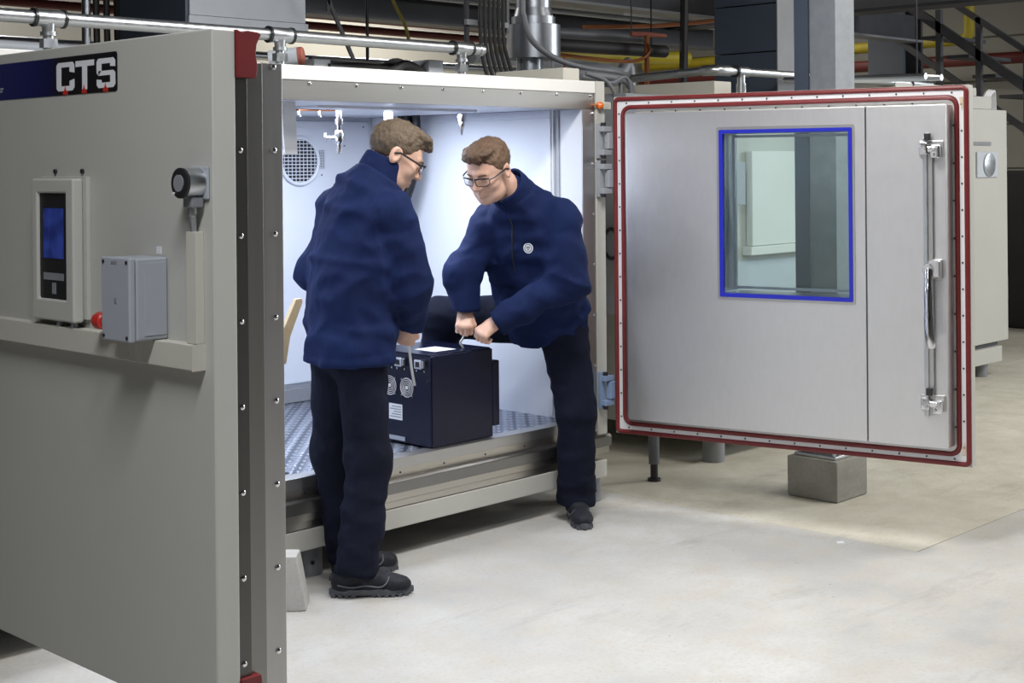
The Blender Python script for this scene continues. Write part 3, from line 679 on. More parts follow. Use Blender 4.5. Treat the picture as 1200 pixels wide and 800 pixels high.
# exhaust stack and hanging cables
ex = thing('exhaust_stack', 'shiny round steel exhaust stack rising behind the chamber roof', 'duct', (.65, 1.06, 2.0))
e0 = (.655, 1.05)
part('collar', MB().tube([(*e0, z) for z in (2.178, 2.18, 2.365, 2.367)], [.144, .149, .149, .144], 36), 'duct_steel', ex, ang=.3)
part('cone', MB().tube([(*e0, 2.367), (*e0, 2.41), (*e0, 2.412), (*e0, 2.46)], [.122, .122, .110, .098], 32), 'duct_steel', ex, ang=.2)
part('upper_pipe', MB().tube([(*e0, 2.45), (*e0, 4.6)], [.097, .097], 32), 'duct_steel', ex)
part('lower_pipe', MB().tube([(e0[0]-.02, e0[1]+.01, 2.0), (e0[0]-.02, e0[1]+.01, 2.178)], [.075, .075], 28), 'duct_steel', ex)
for k in range(3): part('support_rod', MB().cyl((e0[0]+.11*math.cos(k*2.1-1.2), e0[1]+.11*math.sin(k*2.1-1.2), 2.0), (e0[0]+.11*math.cos(k*2.1-1.2), e0[1]+.11*math.sin(k*2.1-1.2), 2.178), .01, n=8), 'galvanised', ex)
for k in range(6):
    x = .09+k*.034; y = .9
    single('hanging_cable', MB().tube(spline([(x, y, 4.55), (x, y, 3.2), (x, y, 2.45), (x+.003, y, 2.25), (x+.012+.004*k, y-.01, 2.13), (x+.035+.006*k, y-.03, 2.02)], 5), .0105, 8), 'rubber_black', ('first', 'second', 'third', 'fourth', 'fifth', 'sixth', 'seventh')[k]+' from the left of six black cables beside the round stack', 'cable', 'six black cables beside the stack')
cb = thing('cable_ladder', 'grey cable ladder rungs holding the hanging black cables', 'cable ladder', (.2, .93, 2.3))
for z in (2.335, 2.72, 3.1): part('rung', MB().box(.02, .33, .925, .945, z-.014, z+.014), 'mid_grey', cb)
part('rail', MB().box(.035, .055, .945, .965, 2.1, 4.6), 'stair_steel', cb); part('rail', MB().box(.335, .355, .945, .965, 2.3, 4.6), 'stair_steel', cb)
single('flexible_conduit', MB().tube(spline([(.25, .75, 3.2), (.251, .75, 2.472), (.262, .75, 2.362), (.313, .75, 2.254), (.431, .75, 2.184), (.579, .75, 2.141), (.774, .75, 2.117), (1.0, .75, 2.108), (1.29, .9, 2.106)], 6), .016, 12), 'hose_grey', 'grey flexible conduit curving down across the steel stack', 'conduit')
single('flexible_conduit', MB().tube(spline([(.02, .42, 2.005), (.2, .42, 2.05), (.5, .55, 2.065), (.9, .62, 2.055), (1.25, .85, 2.04)], 6), .022, 12), 'hose_grey', 'thick dark conduit lying behind the roof trunking', 'conduit')
for k, pts in enumerate((((.20, .30, 2.03), (.318, .30, 2.018), (.43, .30, 2.005), (.52, .31, 2.035), (.575, .32, 2.035), (.605, .32, 1.995), (.61, .32, 1.94)),
                         ((.20, .32, 2.01), (.33, .32, 1.998), (.45, .32, 1.993), (.52, .33, 2.018), (.545, .34, 2.01), (.55, .34, 1.94)),
                         ((.22, .29, 2.045), (.34, .28, 2.02), (.385, .27, 1.985), (.42, .27, 1.93), (.43, .28, 1.84)))):
    single('small_conduit', MB().tube(spline(pts, 5), .0095, 8), 'hose_grey', ('grey conduit looping to the right above the second hinge gap', 'lower grey conduit of the looping pair near the door\'s top corner', 'dark conduit bending down behind the hinge side of the right door')[k], 'conduit', 'small conduits by the corner post')

# large ducts and pipes above
du = thing('ventilation_duct', 'large pale blue sheet-metal duct hanging above the left part of the chamber', 'duct', (-.85, 1.9, 2.3))
part('duct_body', MB().box(-1.21, -.50, 1.60, 2.19, 2.34, 4.6), 'duct_white', du, bev=.004)
part('duct_flange', MB().box(-1.22, -.49, 1.59, 2.20, 2.292, 2.338), 'duct_white', du, bev=.003)
single('ventilation_duct', MB().box(-1.235, -1.222, 1.60, 2.20, 2.25, 4.6), 'slate', 'dark sheet colouring the shaded side of the pale duct above the left door', 'panel')  # dark sheet puts the shade on the duct's left side into colour
for k in range(7):
    x = -1.315+k*.030
    single('hanging_cable', MB().tube(spline([(x, 2.3+.04*(k % 2), 4.55), (x, 2.3+.04*(k % 2), 3.0), (x, 2.3+.04*(k % 2), 2.4), (x, 2.28+.04*(k % 2), 2.0)], 5), .0145, 8), 'rubber_black', ('first', 'second', 'third', 'fourth', 'fifth', 'sixth', 'seventh')[k]+' from the left of the black cables beside the shaded duct side', 'cable', 'black cables left of the duct')
single('vertical_pipe', MB().cyl((-1.54, 2.0, 1.9), (-1.54, 2.0, 4.6), .022, n=14), 'duct_steel', 'thin upright steel pipe left of the black cable bundle', 'pipe')
single('service_pipe', MB().cyl((-4.6, 1.5, 2.155), (-1.3, 1.5, 2.115), .026, n=14), 'duct_white', 'pale blue pipe running low behind the left tee', 'pipe')
for k, (y, z, r, m, lab, x0, x1) in enumerate(((4.0, 2.63, .030, 'red_pipe', 'dark red pipe running level behind the ducts', -6, 4.6), (3.6, 2.66, .012, 'copper', 'thin copper line just above the dark red pipe', -4, 5.2),
        (4.4, 2.76, .028, 'red_pipe', 'upper dark red pipe in the row behind the ducts', -6, 5), (5.0, 2.48, .035, 'duct_steel', 'grey steel pipe below the red pipes at the back', -6, 6), (3.2, 2.80, .02, 'duct_white', 'pale thin pipe high above the chamber', -2, 6))):
    single('service_pipe', MB().cyl((x0, y, z), (x1, y, z), r, n=12), m, lab, 'pipe', 'level service pipes behind the chamber')
bm_ = thing('roof_beam', 'dark steel beam crossing behind the hanging cables', 'beam', (1, 3.4, 2.6))
part('flange', MB().box(-8, 5.6, 3.33, 3.53, 2.63, 2.645), 'stair_steel', bm_); part('web', MB().box(-8, 5.6, 3.42, 3.44, 2.645, 2.83), 'stair_steel', bm_); part('flange', MB().box(-8, 5.6, 3.33, 3.53, 2.83, 2.845), 'stair_steel', bm_)
bm_ = thing('roof_beam', 'dark steel beam above the copper line at centre right', 'beam', (3, 2.7, 2.7))
part('flange', MB().box(1.2, 8, 2.6, 2.8, 2.78, 2.80), 'mid_grey', bm_); part('web', MB().box(1.2, 8, 2.69, 2.71, 2.80, 3.05), 'stair_steel', bm_)
single('cable_tray', MB().box(1.0, 6, 4.9, 5.3, 2.93, 2.97).box(1.0, 6, 4.9, 4.92, 2.97, 3.03), 'stair_steel', 'dark cable tray high at the back of the hall', 'cable tray')
single('hanging_strap', MB().box(-.445, -.425, 1.49, 1.50, 2.4, 3.3).add([(-.445,1.49,2.46),(-.42,1.49,2.46),(-.25,1.49,2.15),(-.275,1.49,2.15),(-.445,1.5,2.46),(-.42,1.5,2.46),(-.25,1.5,2.15),(-.275,1.5,2.15)], [(0,1,2,3),(7,6,5,4),(0,4,5,1),(1,5,6,2),(2,6,7,3),(3,7,4,0)]), 'near_black', 'black strap hanging at a slant right of the pale duct', 'strap')
single('vertical_rod', MB().cyl((.60, 2.4, 1.98), (.60, 2.4, 4.6), .010, n=8), 'near_black', 'thin black rod hanging behind the roof pipe', 'rod')
single('yellow_hose', MB().tube(spline([(.86, 2.5, 2.72), (.93, 2.5, 2.60), (1.0, 2.5, 2.50), (1.03, 2.5, 2.41), (1.03, 2.5, 2.36)], 5), .011, 8), 'yellow_hose', 'short yellow-green hose dangling above the roof pipe', 'hose')
single('copper_pipe', MB().tube(spline([(2.4, 2.2, 2.55), (3.3, 2.2, 2.62), (4.2, 2.2, 2.73), (5.2, 2.2, 2.85)], 4), .016, 8), 'copper', 'orange copper pipe rising to the right of the stack', 'pipe')
single('copper_pipe', MB().tube(spline([(1.7, 1.8, 2.30), (2.25, 1.8, 2.285), (2.5, 1.8, 2.30), (2.62, 1.8, 2.36), (2.64, 1.83, 2.42)], 5), .012, 8).cyl((1.75, 1.8, 1.957), (1.75, 1.8, 2.3), .008, n=6), 'copper', 'thin curved copper line above the conduits', 'pipe')
single('insulated_pipe', MB().tube([(1.5, 2.0, 2.38), (3.05, 2.0, 2.40)], .045, 14).cyl((1.7, 2.0, 2.4), (1.7, 2.0, 4.6), .006, n=6).cyl((2.9, 2.0, 2.4), (2.9, 2.0, 4.6), .006, n=6), 'rubber_black', 'black insulated pipe ending right of the stack', 'pipe')
single('insulated_pipe', MB().tube([(1.6, 2.1, 2.47), (2.95, 2.1, 2.50)], .040, 14).cyl((1.8, 2.1, 2.48), (1.8, 2.1, 4.6), .006, n=6).cyl((2.8, 2.1, 2.48), (2.8, 2.1, 4.6), .006, n=6), 'dark_grey', 'dark grey lagged pipe above the black one', 'pipe')
sv = thing('shutoff_valve', 'copper stub with small orange lever right of the stack', 'valve', (2.66, 1.85, 1.957))
part('stem', MB().cyl((2.66, 1.85, 1.957), (2.66, 1.85, 2.485), .018, n=8), 'copper', sv)
part('lever', MB().tube([(2.55, 1.9, 2.49), (2.66, 1.86, 2.49), (2.85, 1.83, 2.49)], [.018, .02, .012], 10), 'terracotta', sv)
single('pale_pipe', MB().tube(spline([(1.5, 2.4, 2.31), (2.5, 2.4, 2.30), (3.0, 2.4, 2.26), (3.15, 2.4, 2.15), (3.16, 2.4, 0)], 5), .045, 12), 'duct_white', 'pale lagged pipe bending down right of the stack', 'pipe')
single('gas_pipe', MB().tube([(2.45, 3.08, 2.42), (4.75, 3.08, 2.50)], .055, 14).cyl((3.0, 3.08, 2.45), (3.0, 3.08, 4.6), .006, n=6).cyl((4.7, 3.08, 2.45), (4.7, 3.08, 4.6), .006, n=6), 'yellow_pipe', 'yellow gas pipe behind the dark duct at centre right', 'pipe')
single('hanging_rod', MB().cyl((3.0, 1.8, 2.0), (3.1, 1.8, 4.6), .030, n=8), 'near_black', 'dark upright pipe left of the slate duct', 'pipe')
sd = thing('exhaust_duct', 'tall slate-blue sheet-metal duct left of the steel column', 'duct', (2.6, .85, 2.0))
for k in range(6): part('duct_section', MB().box(2.40, 2.62, .615, 1.09, 1.99+k*.30, 2.285+k*.30), 'slate', sd, bev=.006)
part('lit_face', MB().box(2.394, 2.63, .606, .614, 1.99, 3.79), 'mid_grey', sd)  # lighter sheet stands for the lit front face of the slate duct
# right roof pipe
gp = thing('roof_pipe', 'galvanised pipe with elbow running behind the steel column', 'pipe', (2.3, .5, 2.0))
part('pipe', MB().tube([(1.61, 1.25, 2.105), (1.61, .56, 2.13), (1.625, .515, 2.13), (1.67, .50, 2.13), (4.15, .50, 2.13)], .0245, 16), 'galvanised', gp)
part('elbow', MB().tube([(1.61, .60, 2.13), (1.61, .54, 2.13), (1.63, .51, 2.13), (1.67, .50, 2.13), (1.73, .50, 2.13)], .032, 16), 'galvanised', gp)
for x in (1.85, 3.9):
    tee = part('tee', MB().tube([(x-.06, .5, 2.13), (x+.06, .5, 2.13)], .032, 16), 'galvanised', gp)
    part('nipple', MB().tube([(x, .5, 2.12), (x, .5, 2.06), (x, .5, 2.06), (x, .5, 1.97)], [.024, .024, .03, .03], 14), 'galvanised', tee)
    part('clamp', MB().cyl((x-.065, .5, 2.13), (x-.05, .5, 2.13), .036, n=16), 'screw_dark', tee)

# ================================================================== neighbouring machines
sc = thing('switch_cabinet', 'grey cabinet on thin legs in the gap behind the right door hinges', 'cabinet', (.67, .5, 0))
part('body', MB().box(.42, .97, .20, 1.3, .83, 1.95), 'mid_grey', sc, bev=.006)
part('door', MB().box(.44, .95, .192, .1995, .86, 1.93), 'grey_paint', sc, bev=.003)
for x, y in ((.527, .125), (.527, 1.2), (.93, 1.2)):
    lg = part('leg', MB().cyl((x, y, .085), (x, y, .83), .027, n=16), 'dark_grey', sc)
    part('foot', MB().tube([(x, y, 0), (x, y, .012), (x, y, .014), (x, y, .09)], [.035, .033, .019, .019], 16), 'near_black', lg)
part('top_rail', MB().box(.45, .97, .10, .15, .80, .828), 'dark_grey', sc)
single('cable_loop', MB().tube([(.415-.001, .30+.05*math.cos(a), 1.19+.075*math.sin(a)) for a in np.linspace(-1.9, 2.4, 22)], .009, 8), 'rubber_black', 'black cable loop on the grey cabinet in the hinge gap', 'cable')
nb = thing('test_chamber', 'second beige test chamber in the row behind the right door and column', 'test chamber', (2.1, .8, 0))
part('body', MB().box(1.02, 3.25, .30, 2.0, .16, 1.955), 'beige_paint', nb, bev=.006)
part('door_panel', MB().box(1.60, 2.55, .255, .299, 1.125, 1.66), 'bright_beige', nb, bev=.006)
part('door_ledge', MB().box(1.56, 2.60, .235, .2985, 1.075, 1.123), 'bright_beige', nb, bev=.004)
part('lower_panel', MB().box(1.06, 3.2, .285, .2985, .22, 1.04), 'duct_white', nb, bev=.004)
part('side_rail', MB().box(1.30, 1.37, .262, .2985, 1.1, 1.93), 'slate', nb, bev=.004)
part('display_unit', MB().box(1.42, 1.53, .25, .2985, 1.36, 1.60), 'grey_paint', nb, bev=.004)
part('head_beam', MB().box(1.02, 3.25, .27, .2995, 1.86, 1.955), 'beige_paint', nb, bev=.004)
for x in (1.12, 3.1):
    part('foot', MB().tube([(x, .19, 0), (x, .19, .12), (x, .19, .16)], [.06, .06, .055], 20), 'mid_grey', nb)
part('base_frame', MB().box(1.02, 3.25, .12, .2995, .13, .20), 'beige_paint', nb, bev=.004)
single('roof_trunking', MB().box(1.315, 1.475, .305, 1.1, 1.958, 2.048), 'trunk_plastic', 'ivory trunking box on the second chamber just above the right door', 'trunking', bev=.005)
ct = thing('test_chamber', 'tall pale beige cabinet with round steel port to the right of the open door', 'test chamber', (4.6, .8, 0))
part('body', MB().box(3.6, 5.23, .45, 2.0, .25, 1.975), 'beige_paint', ct, bev=.008)
part('head_box', MB().box(3.6, 4.78, .47, 1.6, 2.07, 2.13), 'beige_paint', ct, bev=.004)
part('roof_step', MB().box(3.6, 5.0, .46, 1.8, 1.976, 2.068), 'beige_paint', ct, bev=.004)
part('port_plate', MB().box(4.72, 5.05, .438, .4495, 1.475, 1.66), 'duct_white', ct, bev=.003)
part('port_cover', MB().tube([(4.90, .437, 1.568), (4.90, .425, 1.568), (4.90, .423, 1.568)], [.085, .085, .078], 28), 'galvanised', ct)
part('shelf_strip', MB().box(4.3, 4.95, .442, .4495, 1.71, 1.735), 'mid_grey', ct)
part('edge_hinge', MB().box(5.231, 5.27, .47, .50, 1.53, 1.70), 'grey_paint', ct, bev=.003); part('edge_hinge', MB().box(5.231, 5.27, .47, .50, .55, .72), 'grey_paint', ct, bev=.003)
part('base_gap', MB().box(3.6, 5.15, .50, 1.9, .215, .249), 'dark_grey', ct)
part('base_frame', MB().box(3.6, 5.12, .45, 1.9, .10, .214), 'beige_paint', ct, bev=.004)
for x in (3.8, 4.92): part('foot', MB().cyl((x, .53, 0), (x, .53, .10), .055, n=18), 'mid_grey', ct)
for k in range(3):
    single('cabinet_cable', MB().tube(spline([(4.98+k*.04, .52, 1.97), (5.0+k*.04, .52, 2.07), (5.10+k*.04, .53, 2.12), (5.28+k*.03, .60, 2.09), (5.5+k*.03, .70, 1.98)], 5), .012, 8), 'seal_white', ('first', 'second', 'third', 'fourth', 'fifth', 'sixth', 'seventh')[k]+' from the left of three white cables looping off the pale cabinet', 'cable', 'white cables on the pale cabinet')

# ================================================================== far right of the hall
gy = thing('gas_pipe', 'yellow gas pipe with riser on the far right wall', 'pipe', (9.7, 4, 2.9))
part('run', MB().cyl((9.7, 7.5, 2.87), (9.7, 2.96, 2.935), .062, n=16), 'yellow_pipe', gy)
part('riser', MB().tube([(9.7, 3.05, 2.935), (9.7, 2.99, 2.95), (9.7, 2.96, 3.0), (9.7, 2.96, 4.6)], .062, 14), 'yellow_pipe', gy)
part('clamp', MB().cyl((9.7, 3.75, 2.925), (9.7, 3.71, 2.926), .085, n=16), 'near_black', gy)
part('hanger', MB().cyl((9.7, 3.73, 2.98), (9.7, 3.73, 3.06), .02, n=8), 'near_black', gy)
single('sprinkler_pipe', MB().cyl((9.6, 7.5, 2.70), (9.6, -1.0, 2.69), .065, n=14), 'red_pipe', 'dark red pipe below the yellow one on the far right wall', 'pipe')
dc = thing('dark_column', 'dark steel column far back right of the zinc column', 'column', (8, 3, 0))
part('flange', MB().box(7.98, 8.02, 2.81, 3.21, 0, 4.6), 'slate', dc); part('web', MB().box(8.02, 8.34, 3.0, 3.02, 0, 4.6), 'stair_steel', dc); part('flange', MB().box(8.34, 8.38, 2.81, 3.21, 0, 4.6), 'stair_steel', dc)
rb = thing('roof_beam', 'heavy dark beam along the upper right of the hall', 'beam', (5, 0, 2.8))
part('flange', MB().box(4.9, 5.16, -4, 4, 2.775, 2.80), 'stair_steel', rb); part('web', MB().box(5.02, 5.04, -4, 4, 2.80, 3.06), 'mid_grey', rb); part('flange', MB().box(4.9, 5.16, -4, 4, 3.06, 3.08), 'stair_steel', rb)
stt = thing('stairs', 'dark steel staircase with open handrails in the far right of the hall', 'stairs', (7.2, 1.6, 0))
def slant(y0, z0, y1, z1, w_, x=7.0, t=.05): return MB().add([(x,y0,z0),(x,y1,z1),(x,y1,z1-w_),(x,y0,z0-w_),(x+t,y0,z0),(x+t,y1,z1),(x+t,y1,z1-w_),(x+t,y0,z0-w_)], [(0,1,2,3),(7,6,5,4),(0,4,5,1),(1,5,6,2),(2,6,7,3),(3,7,4,0)])
part('stringer', slant(2.30, 3.14, -.6, 1.06, .10), 'stair_steel', stt)
part('handrail', slant(1.76, 3.04, -.6, 1.40, .06), 'stair_steel', stt)
part('stringer', slant(3.1, 3.03, .3, 1.06, .07, 7.9), 'stair_steel', stt)
for y, z1 in ((1.925, 2.98), (1.54, 2.88), (1.1, 2.57), (.7, 2.3)): part('post', MB().box(7.0, 7.05, y-.025, y+.025, z1-.75, z1), 'stair_steel', stt)
for k in range(9): part('tread', MB().box(7.05, 7.9, 1.9-k*.25, 2.12-k*.25, 2.72-k*.19, 2.75-k*.19), 'stair_steel', stt)
for k in range(6): part('lower_tread', MB().box(7.05, 7.9, -.35-k*.25, -.13-k*.25, 1.01-k*.17, 1.04-k*.17), 'stair_steel', stt)
single('shade_box', MB().box(8.02, 9.2, .3, 1.9, 0, 1.5), 'near_black', 'black box added as the deep shade right of the pale cabinet', 'shade box', bev=.02)  # black box stands in for the deep shade by the stairs
tr = thing('lattice_truss', 'thin silver lattice girder behind the top of the open door', 'truss', (2, -.4, 2.1))
for (y, z, x) in ((-.8, 2.075, 2.0), (-.8, 2.075, 2.18)): part('chord', MB().cyl((x, .3, z), (x, -.60, z-.02), .018, n=10), 'galvanised', tr)
for y in (.2, -.5): part('hanger', MB().cyl((2.09, y, 2.06), (2.09, y, 4.6), .005, n=6).cyl((2.0, y, 2.06), (2.18, y, 2.06), .006, n=6), 'stair_steel', tr)
for k in range(5): part('brace', MB().cyl((2.0+.18*(k % 2), .2-k*.16, 2.07), (2.18-.18*(k % 2), .04-k*.16, 2.06), .008, n=8), 'galvanised', tr)

# litter on the floor
px_, py_ = 0.098, -1.194
single('paper_scrap', MB().add([(px_-.012,py_,0),(px_+.01,py_-.022,0),(px_+.022,py_-.006,.004),(px_+.0,py_+.012,.003),(px_-.012,py_,.0015),(px_+.01,py_-.022,.0015),(px_+.022,py_-.006,.0055),(px_+.0,py_+.012,.0045)], [(0,3,2,1),(4,5,6,7),(0,1,5,4),(1,2,6,5),(2,3,7,6),(3,0,4,7)]), 'label_white', 'tiny white paper scrap on the floor in front of the plinth', 'scrap')

# ================================================================== people: signed-distance bodies meshed with surface nets
A = lambda *q: np.array(q, dtype=np.float32)
def cap(P, a, b, ra, rb=None):
    rb = ra if rb is None else rb; a = A(*a); b = A(*b); ba = b-a
    h = np.clip(((P-a)@ba)/float(ba@ba+1e-9), 0, 1)
    return np.linalg.norm(P-a-h[:, None]*ba, axis=1)-(ra+(rb-ra)*h)
def ell(P, c, r):
    q = P-A(*c); r = A(*r); k0 = np.linalg.norm(q/r, axis=1); k1 = np.linalg.norm(q/(r*r), axis=1)+1e-6
    return k0*(k0-1)/k1
def smin(a, b, k): h = np.clip(.5+.5*(b-a)/k, 0, 1); return b+(a-b)*h-k*h*(1-h)
def smax(a, b, k): return -smin(-a, -b, k)
_rng = np.random.RandomState(3); _LAT = _rng.rand(32, 32, 32).astype(np.float32)*2-1
def vnoise(P):
    i = np.floor(P).astype(np.int32); f = P-i; f = f*f*(3-2*f); r = 0
    for dx in (0, 1):
        for dy in (0, 1):
            for dz in (0, 1):
                w_ = (f[:, 0] if dx else 1-f[:, 0])*(f[:, 1] if dy else 1-f[:, 1])*(f[:, 2] if dz else 1-f[:, 2])
                r = r+w_*_LAT[(i[:, 0]+dx) % 32, (i[:, 1]+dy) % 32, (i[:, 2]+dz) % 32]
    return r
def ridge(P, M, amp):
    """cloth folds: ridged noise in the stretched space M"""
    n = vnoise(P@np.array(M, dtype=np.float32).T); return amp*(1-2*np.abs(n))
def loft(P, secs):
    out = None
    for (c0, a0, b0, L0, F0), (c1, a1, b1, L1, F1) in zip(secs[:-1], secs[1:]):
        c0, c1 = A(*c0), A(*c1); ax = c1-c0; ln = float(np.linalg.norm(ax)); ax = ax/ln
        t = ((P-c0)@ax)/ln; tc = np.clip(t, 0, 1); ex = np.abs(t-tc)*ln
        c = c0+tc[:, None]*(c1-c0); q = P-c
        L = A(*L0); Fd = A(*F0)
        x = q@L/(a0+(a1-a0)*tc); y = q@Fd/(b0+(b1-b0)*tc); m_ = np.minimum(a0+(a1-a0)*tc, b0+(b1-b0)*tc)
        f = ((np.abs(x)**2.3+np.abs(y)**2.3)**(1/2.3)-1)*m_
        f = np.where(f > 0, np.sqrt(f*f+ex*ex), np.maximum(f, -.2)+ex)
        out = f if out is None else smin(out, f, .03)
    return out
def surfnet(fn, lo, hi, h, smooth=1):
    lo = A(*lo); n = np.ceil((A(*hi)-lo)/h).astype(int)+1
    xs = [lo[k]+h*np.arange(n[k], dtype=np.float32) for k in range(3)]
    V = np.empty(tuple(n), dtype=np.float32)
    YY, ZZ = np.meshgrid(xs[1], xs[2], indexing='ij')
    step = max(1, int(250000/(n[1]*n[2])))
    for i in range(0, n[0], step):
        xx = xs[0][i:i+step]
        P = np.empty((len(xx), n[1], n[2], 3), dtype=np.float32)
        P[..., 0] = xx[:, None, None]; P[..., 1] = YY; P[..., 2] = ZZ
        V[i:i+step] = fn(P.reshape(-1, 3)).reshape(len(xx), n[1], n[2])
    s = V < 0
    offs = [(a, b, c) for a in (0, 1) for b in (0, 1) for c in (0, 1)]
    def sh(arr, o): return arr[o[0]:n[0]-1+o[0], o[1]:n[1]-1+o[1], o[2]:n[2]-1+o[2]]
    cnt = sum(sh(s, o).astype(np.int8) for o in offs)
    act = (cnt > 0) & (cnt < 8); cells = np.argwhere(act)
    idx = -np.ones(act.shape, dtype=np.int64); idx[act] = np.arange(len(cells))
    cv = {o: V[cells[:, 0]+o[0], cells[:, 1]+o[1], cells[:, 2]+o[2]] for o in offs}
    acc = np.zeros((len(cells), 3)); num = np.zeros(len(cells))
    for o in offs:
        for ax in range(3):
            if o[ax] == 0:
                q = list(o); q[ax] = 1; q = tuple(q); va, vb = cv[o], cv[q]; m = (va < 0) != (vb < 0)
                t = np.where(m, va/np.where(m, va-vb, 1), 0)
                p = np.array(o, dtype=float)[None]+t[:, None]*(np.array(q)-np.array(o))[None]
                acc[m] += p[m]; num[m] += 1
    vert = lo+h*(cells+acc/num[:, None])
    faces = []
    for ax in range(3):
        b, c = [(1, 2), (2, 0), (0, 1)][ax]
        s0 = np.take(s, range(n[ax]-1), ax); s1 = np.take(s, range(1, n[ax]), ax)
        e = np.argwhere(s0 != s1)
        e = e[(e[:, b] > 0) & (e[:, c] > 0) & (e[:, b] < n[b]-1) & (e[:, c] < n[c]-1)]
        flip = s0[e[:, 0], e[:, 1], e[:, 2]]
        def ci(db, dc):
            q = e.copy(); q[:, b] += db; q[:, c] += dc; return idx[q[:, 0], q[:, 1], q[:, 2]]
        Q = np.stack([ci(-1, -1), ci(0, -1), ci(0, 0), ci(-1, 0)], 1)
        Q[~flip] = Q[~flip][:, ::-1]; faces.append(Q)
    F_ = np.concatenate(faces)
    for _ in range(smooth):
        sm = np.zeros_like(vert); ct = np.zeros(len(vert))
        for k in range(4):
            a, b = F_[:, k], F_[:, (k+1) % 4]
            np.add.at(sm, a, vert[b]); np.add.at(ct, a, 1); np.add.at(sm, b, vert[a]); np.add.at(ct, b, 1)
        vert = .5*vert+.5*sm/np.maximum(ct, 1)[:, None]
    return vert, F_
def to_mesh(chunks):
    me = bpy.data.meshes.new('mesh'); vs = []; fs = []; o = 0
    for v, f in chunks: vs.append(v); fs.append(f+o); o += len(v)
    v = np.concatenate(vs); f = np.concatenate(fs)
    me.vertices.add(len(v)); me.vertices.foreach_set('co', v.astype(np.float32).ravel())
    me.loops.add(4*len(f)); me.loops.foreach_set('vertex_index', f.astype(np.int32).ravel())
    me.polygons.add(len(f)); me.polygons.foreach_set('loop_start', (4*np.arange(len(f))).astype(np.int32))
    me.polygons.foreach_set('loop_total', np.full(len(f), 4, dtype=np.int32))
    me.update(); me.validate(); me.polygons.foreach_set('use_smooth', np.ones(len(me.polygons), dtype=bool)); me.update()
    return me
def xform(v, R, o, s=1.): return (v*s)@R.T+o
def nrm(v): v = np.array(v, dtype=float); return v/np.linalg.norm(v)

def head_frame(face_dir, pitch, roll=0.):
    f = nrm((*face_dir, 0)); up = np.array([0, 0, 1.]); l = np.cross(up, f)
    F_ = f*math.cos(pitch)-up*math.sin(pitch); U = up*math.cos(pitch)+f*math.sin(pitch)
    l2 = l*math.cos(roll)+U*math.sin(roll); U2 = U*math.cos(roll)-l*math.sin(roll)
    return np.stack([l2, F_, U2], 1)

def head_sdf(P):
    x = np.abs(P[:, 0]); Q = np.stack([x, P[:, 1], P[:, 2]], 1)
    f = ell(Q, (0, -.012, .036), (.076, .097, .084))
    f = smin(f, ell(Q, (0, .030, -.030), (.062, .064, .090)), .03)
    f = smin(f, ell(Q, (.030, .018, -.078), (.028, .050, .034)), .025)
    f = smin(f, ell(Q, (0, .066, -.096), (.026, .020, .020)), .02)
    f = smin(f, ell(Q, (.038, .056, -.026), (.026, .026, .026)), .018)
    f = smin(f, cap(Q, (0, .086, .024), (.036, .070, .020), .0115), .012)
    f = smax(f, -ell(Q, (.031, .099, .004), (.019, .016, .011)), .012)
    f = smin(f, ell(Q, (.031, .078, .002), (.014, .0125, .012)), .004)
    f = smax(f, -cap(Q, (.022, .0925, .0005), (.041, .0865, .0005), .0015), .002)
    f = smin(f, cap(Q, (0, .088, .018), (0, .112, -.028), .0075, .0105), .010)
    f = smin(f, ell(Q, (.0105, .101, -.031), (.0085, .010, .0075)), .006)
    f = smax(f, -ell(Q, (.0075, .106, -.040), (.0035, .005, .0035)), .003)
    f = smin(f, cap(Q, (0, .0925, -.0585), (.020, .084, -.0625), .0062, .0035), .006)
    f = smin(f, cap(Q, (0, .0915, -.0715), (.017, .084, -.068), .0070, .0040), .006)
    f = smax(f, -cap(Q, (0, .1005, -.0648), (.022, .088, -.0660), .0022), .003)
    f = smax(f, -ell(Q, (0, .098, -.082), (.016, .006, .004)), .006)
    ear = ell(Q, (.076, -.012, -.004), (.011, .020, .032))
    ear = smax(ear, -ell(Q, (.085, -.008, .000), (.006, .011, .020)), .006)
    f = smin(f, ear, .008)
    return f
def hair_sdf(style):
    def fn(P):
        x = np.abs(P[:, 0]); y = P[:, 1]; z = P[:, 2]
        g = ell(P, (0, -.012, .039), (.0795, .1005, .088))
        if style == 'short':
            line = np.interp(y, [-.12, -.075, -.04, -.022, -.012, .010, .030, .050, .075, .10], [-.062, -.058, -.035, -.010, .018, .000, .012, .046, .066, .072])
            f = smin(g, ell(P, (0, .050, .098), (.060, .046, .026)), .02)
            f = smin(f, ell(P, (.010, .088, .078), (.044, .020, .019)), .015)
        else:
            line = np.interp(y, [-.12, -.075, -.04, -.022, -.012, .010, .030, .050, .075, .10], [-.060, -.056, -.035, -.008, .018, .002, .015, .050, .062, .066])
            f = smin(g, ell(P, (0, .045, .100), (.062, .050, .026)), .02)
            f = smin(f, ell(P, (-.012, .078, .084), (.046, .018, .016)), .015)
        f = smax(f, (line-z)*.8, .006)
        t = np.clip((z+.02)/.07, .2, 1)
        f = f+t*(.0035*vnoise(P*np.array([90, 55, 70], dtype=np.float32))+.0022*vnoise(P*np.array([190, 120, 150], dtype=np.float32)+7))
        return f
    return fn

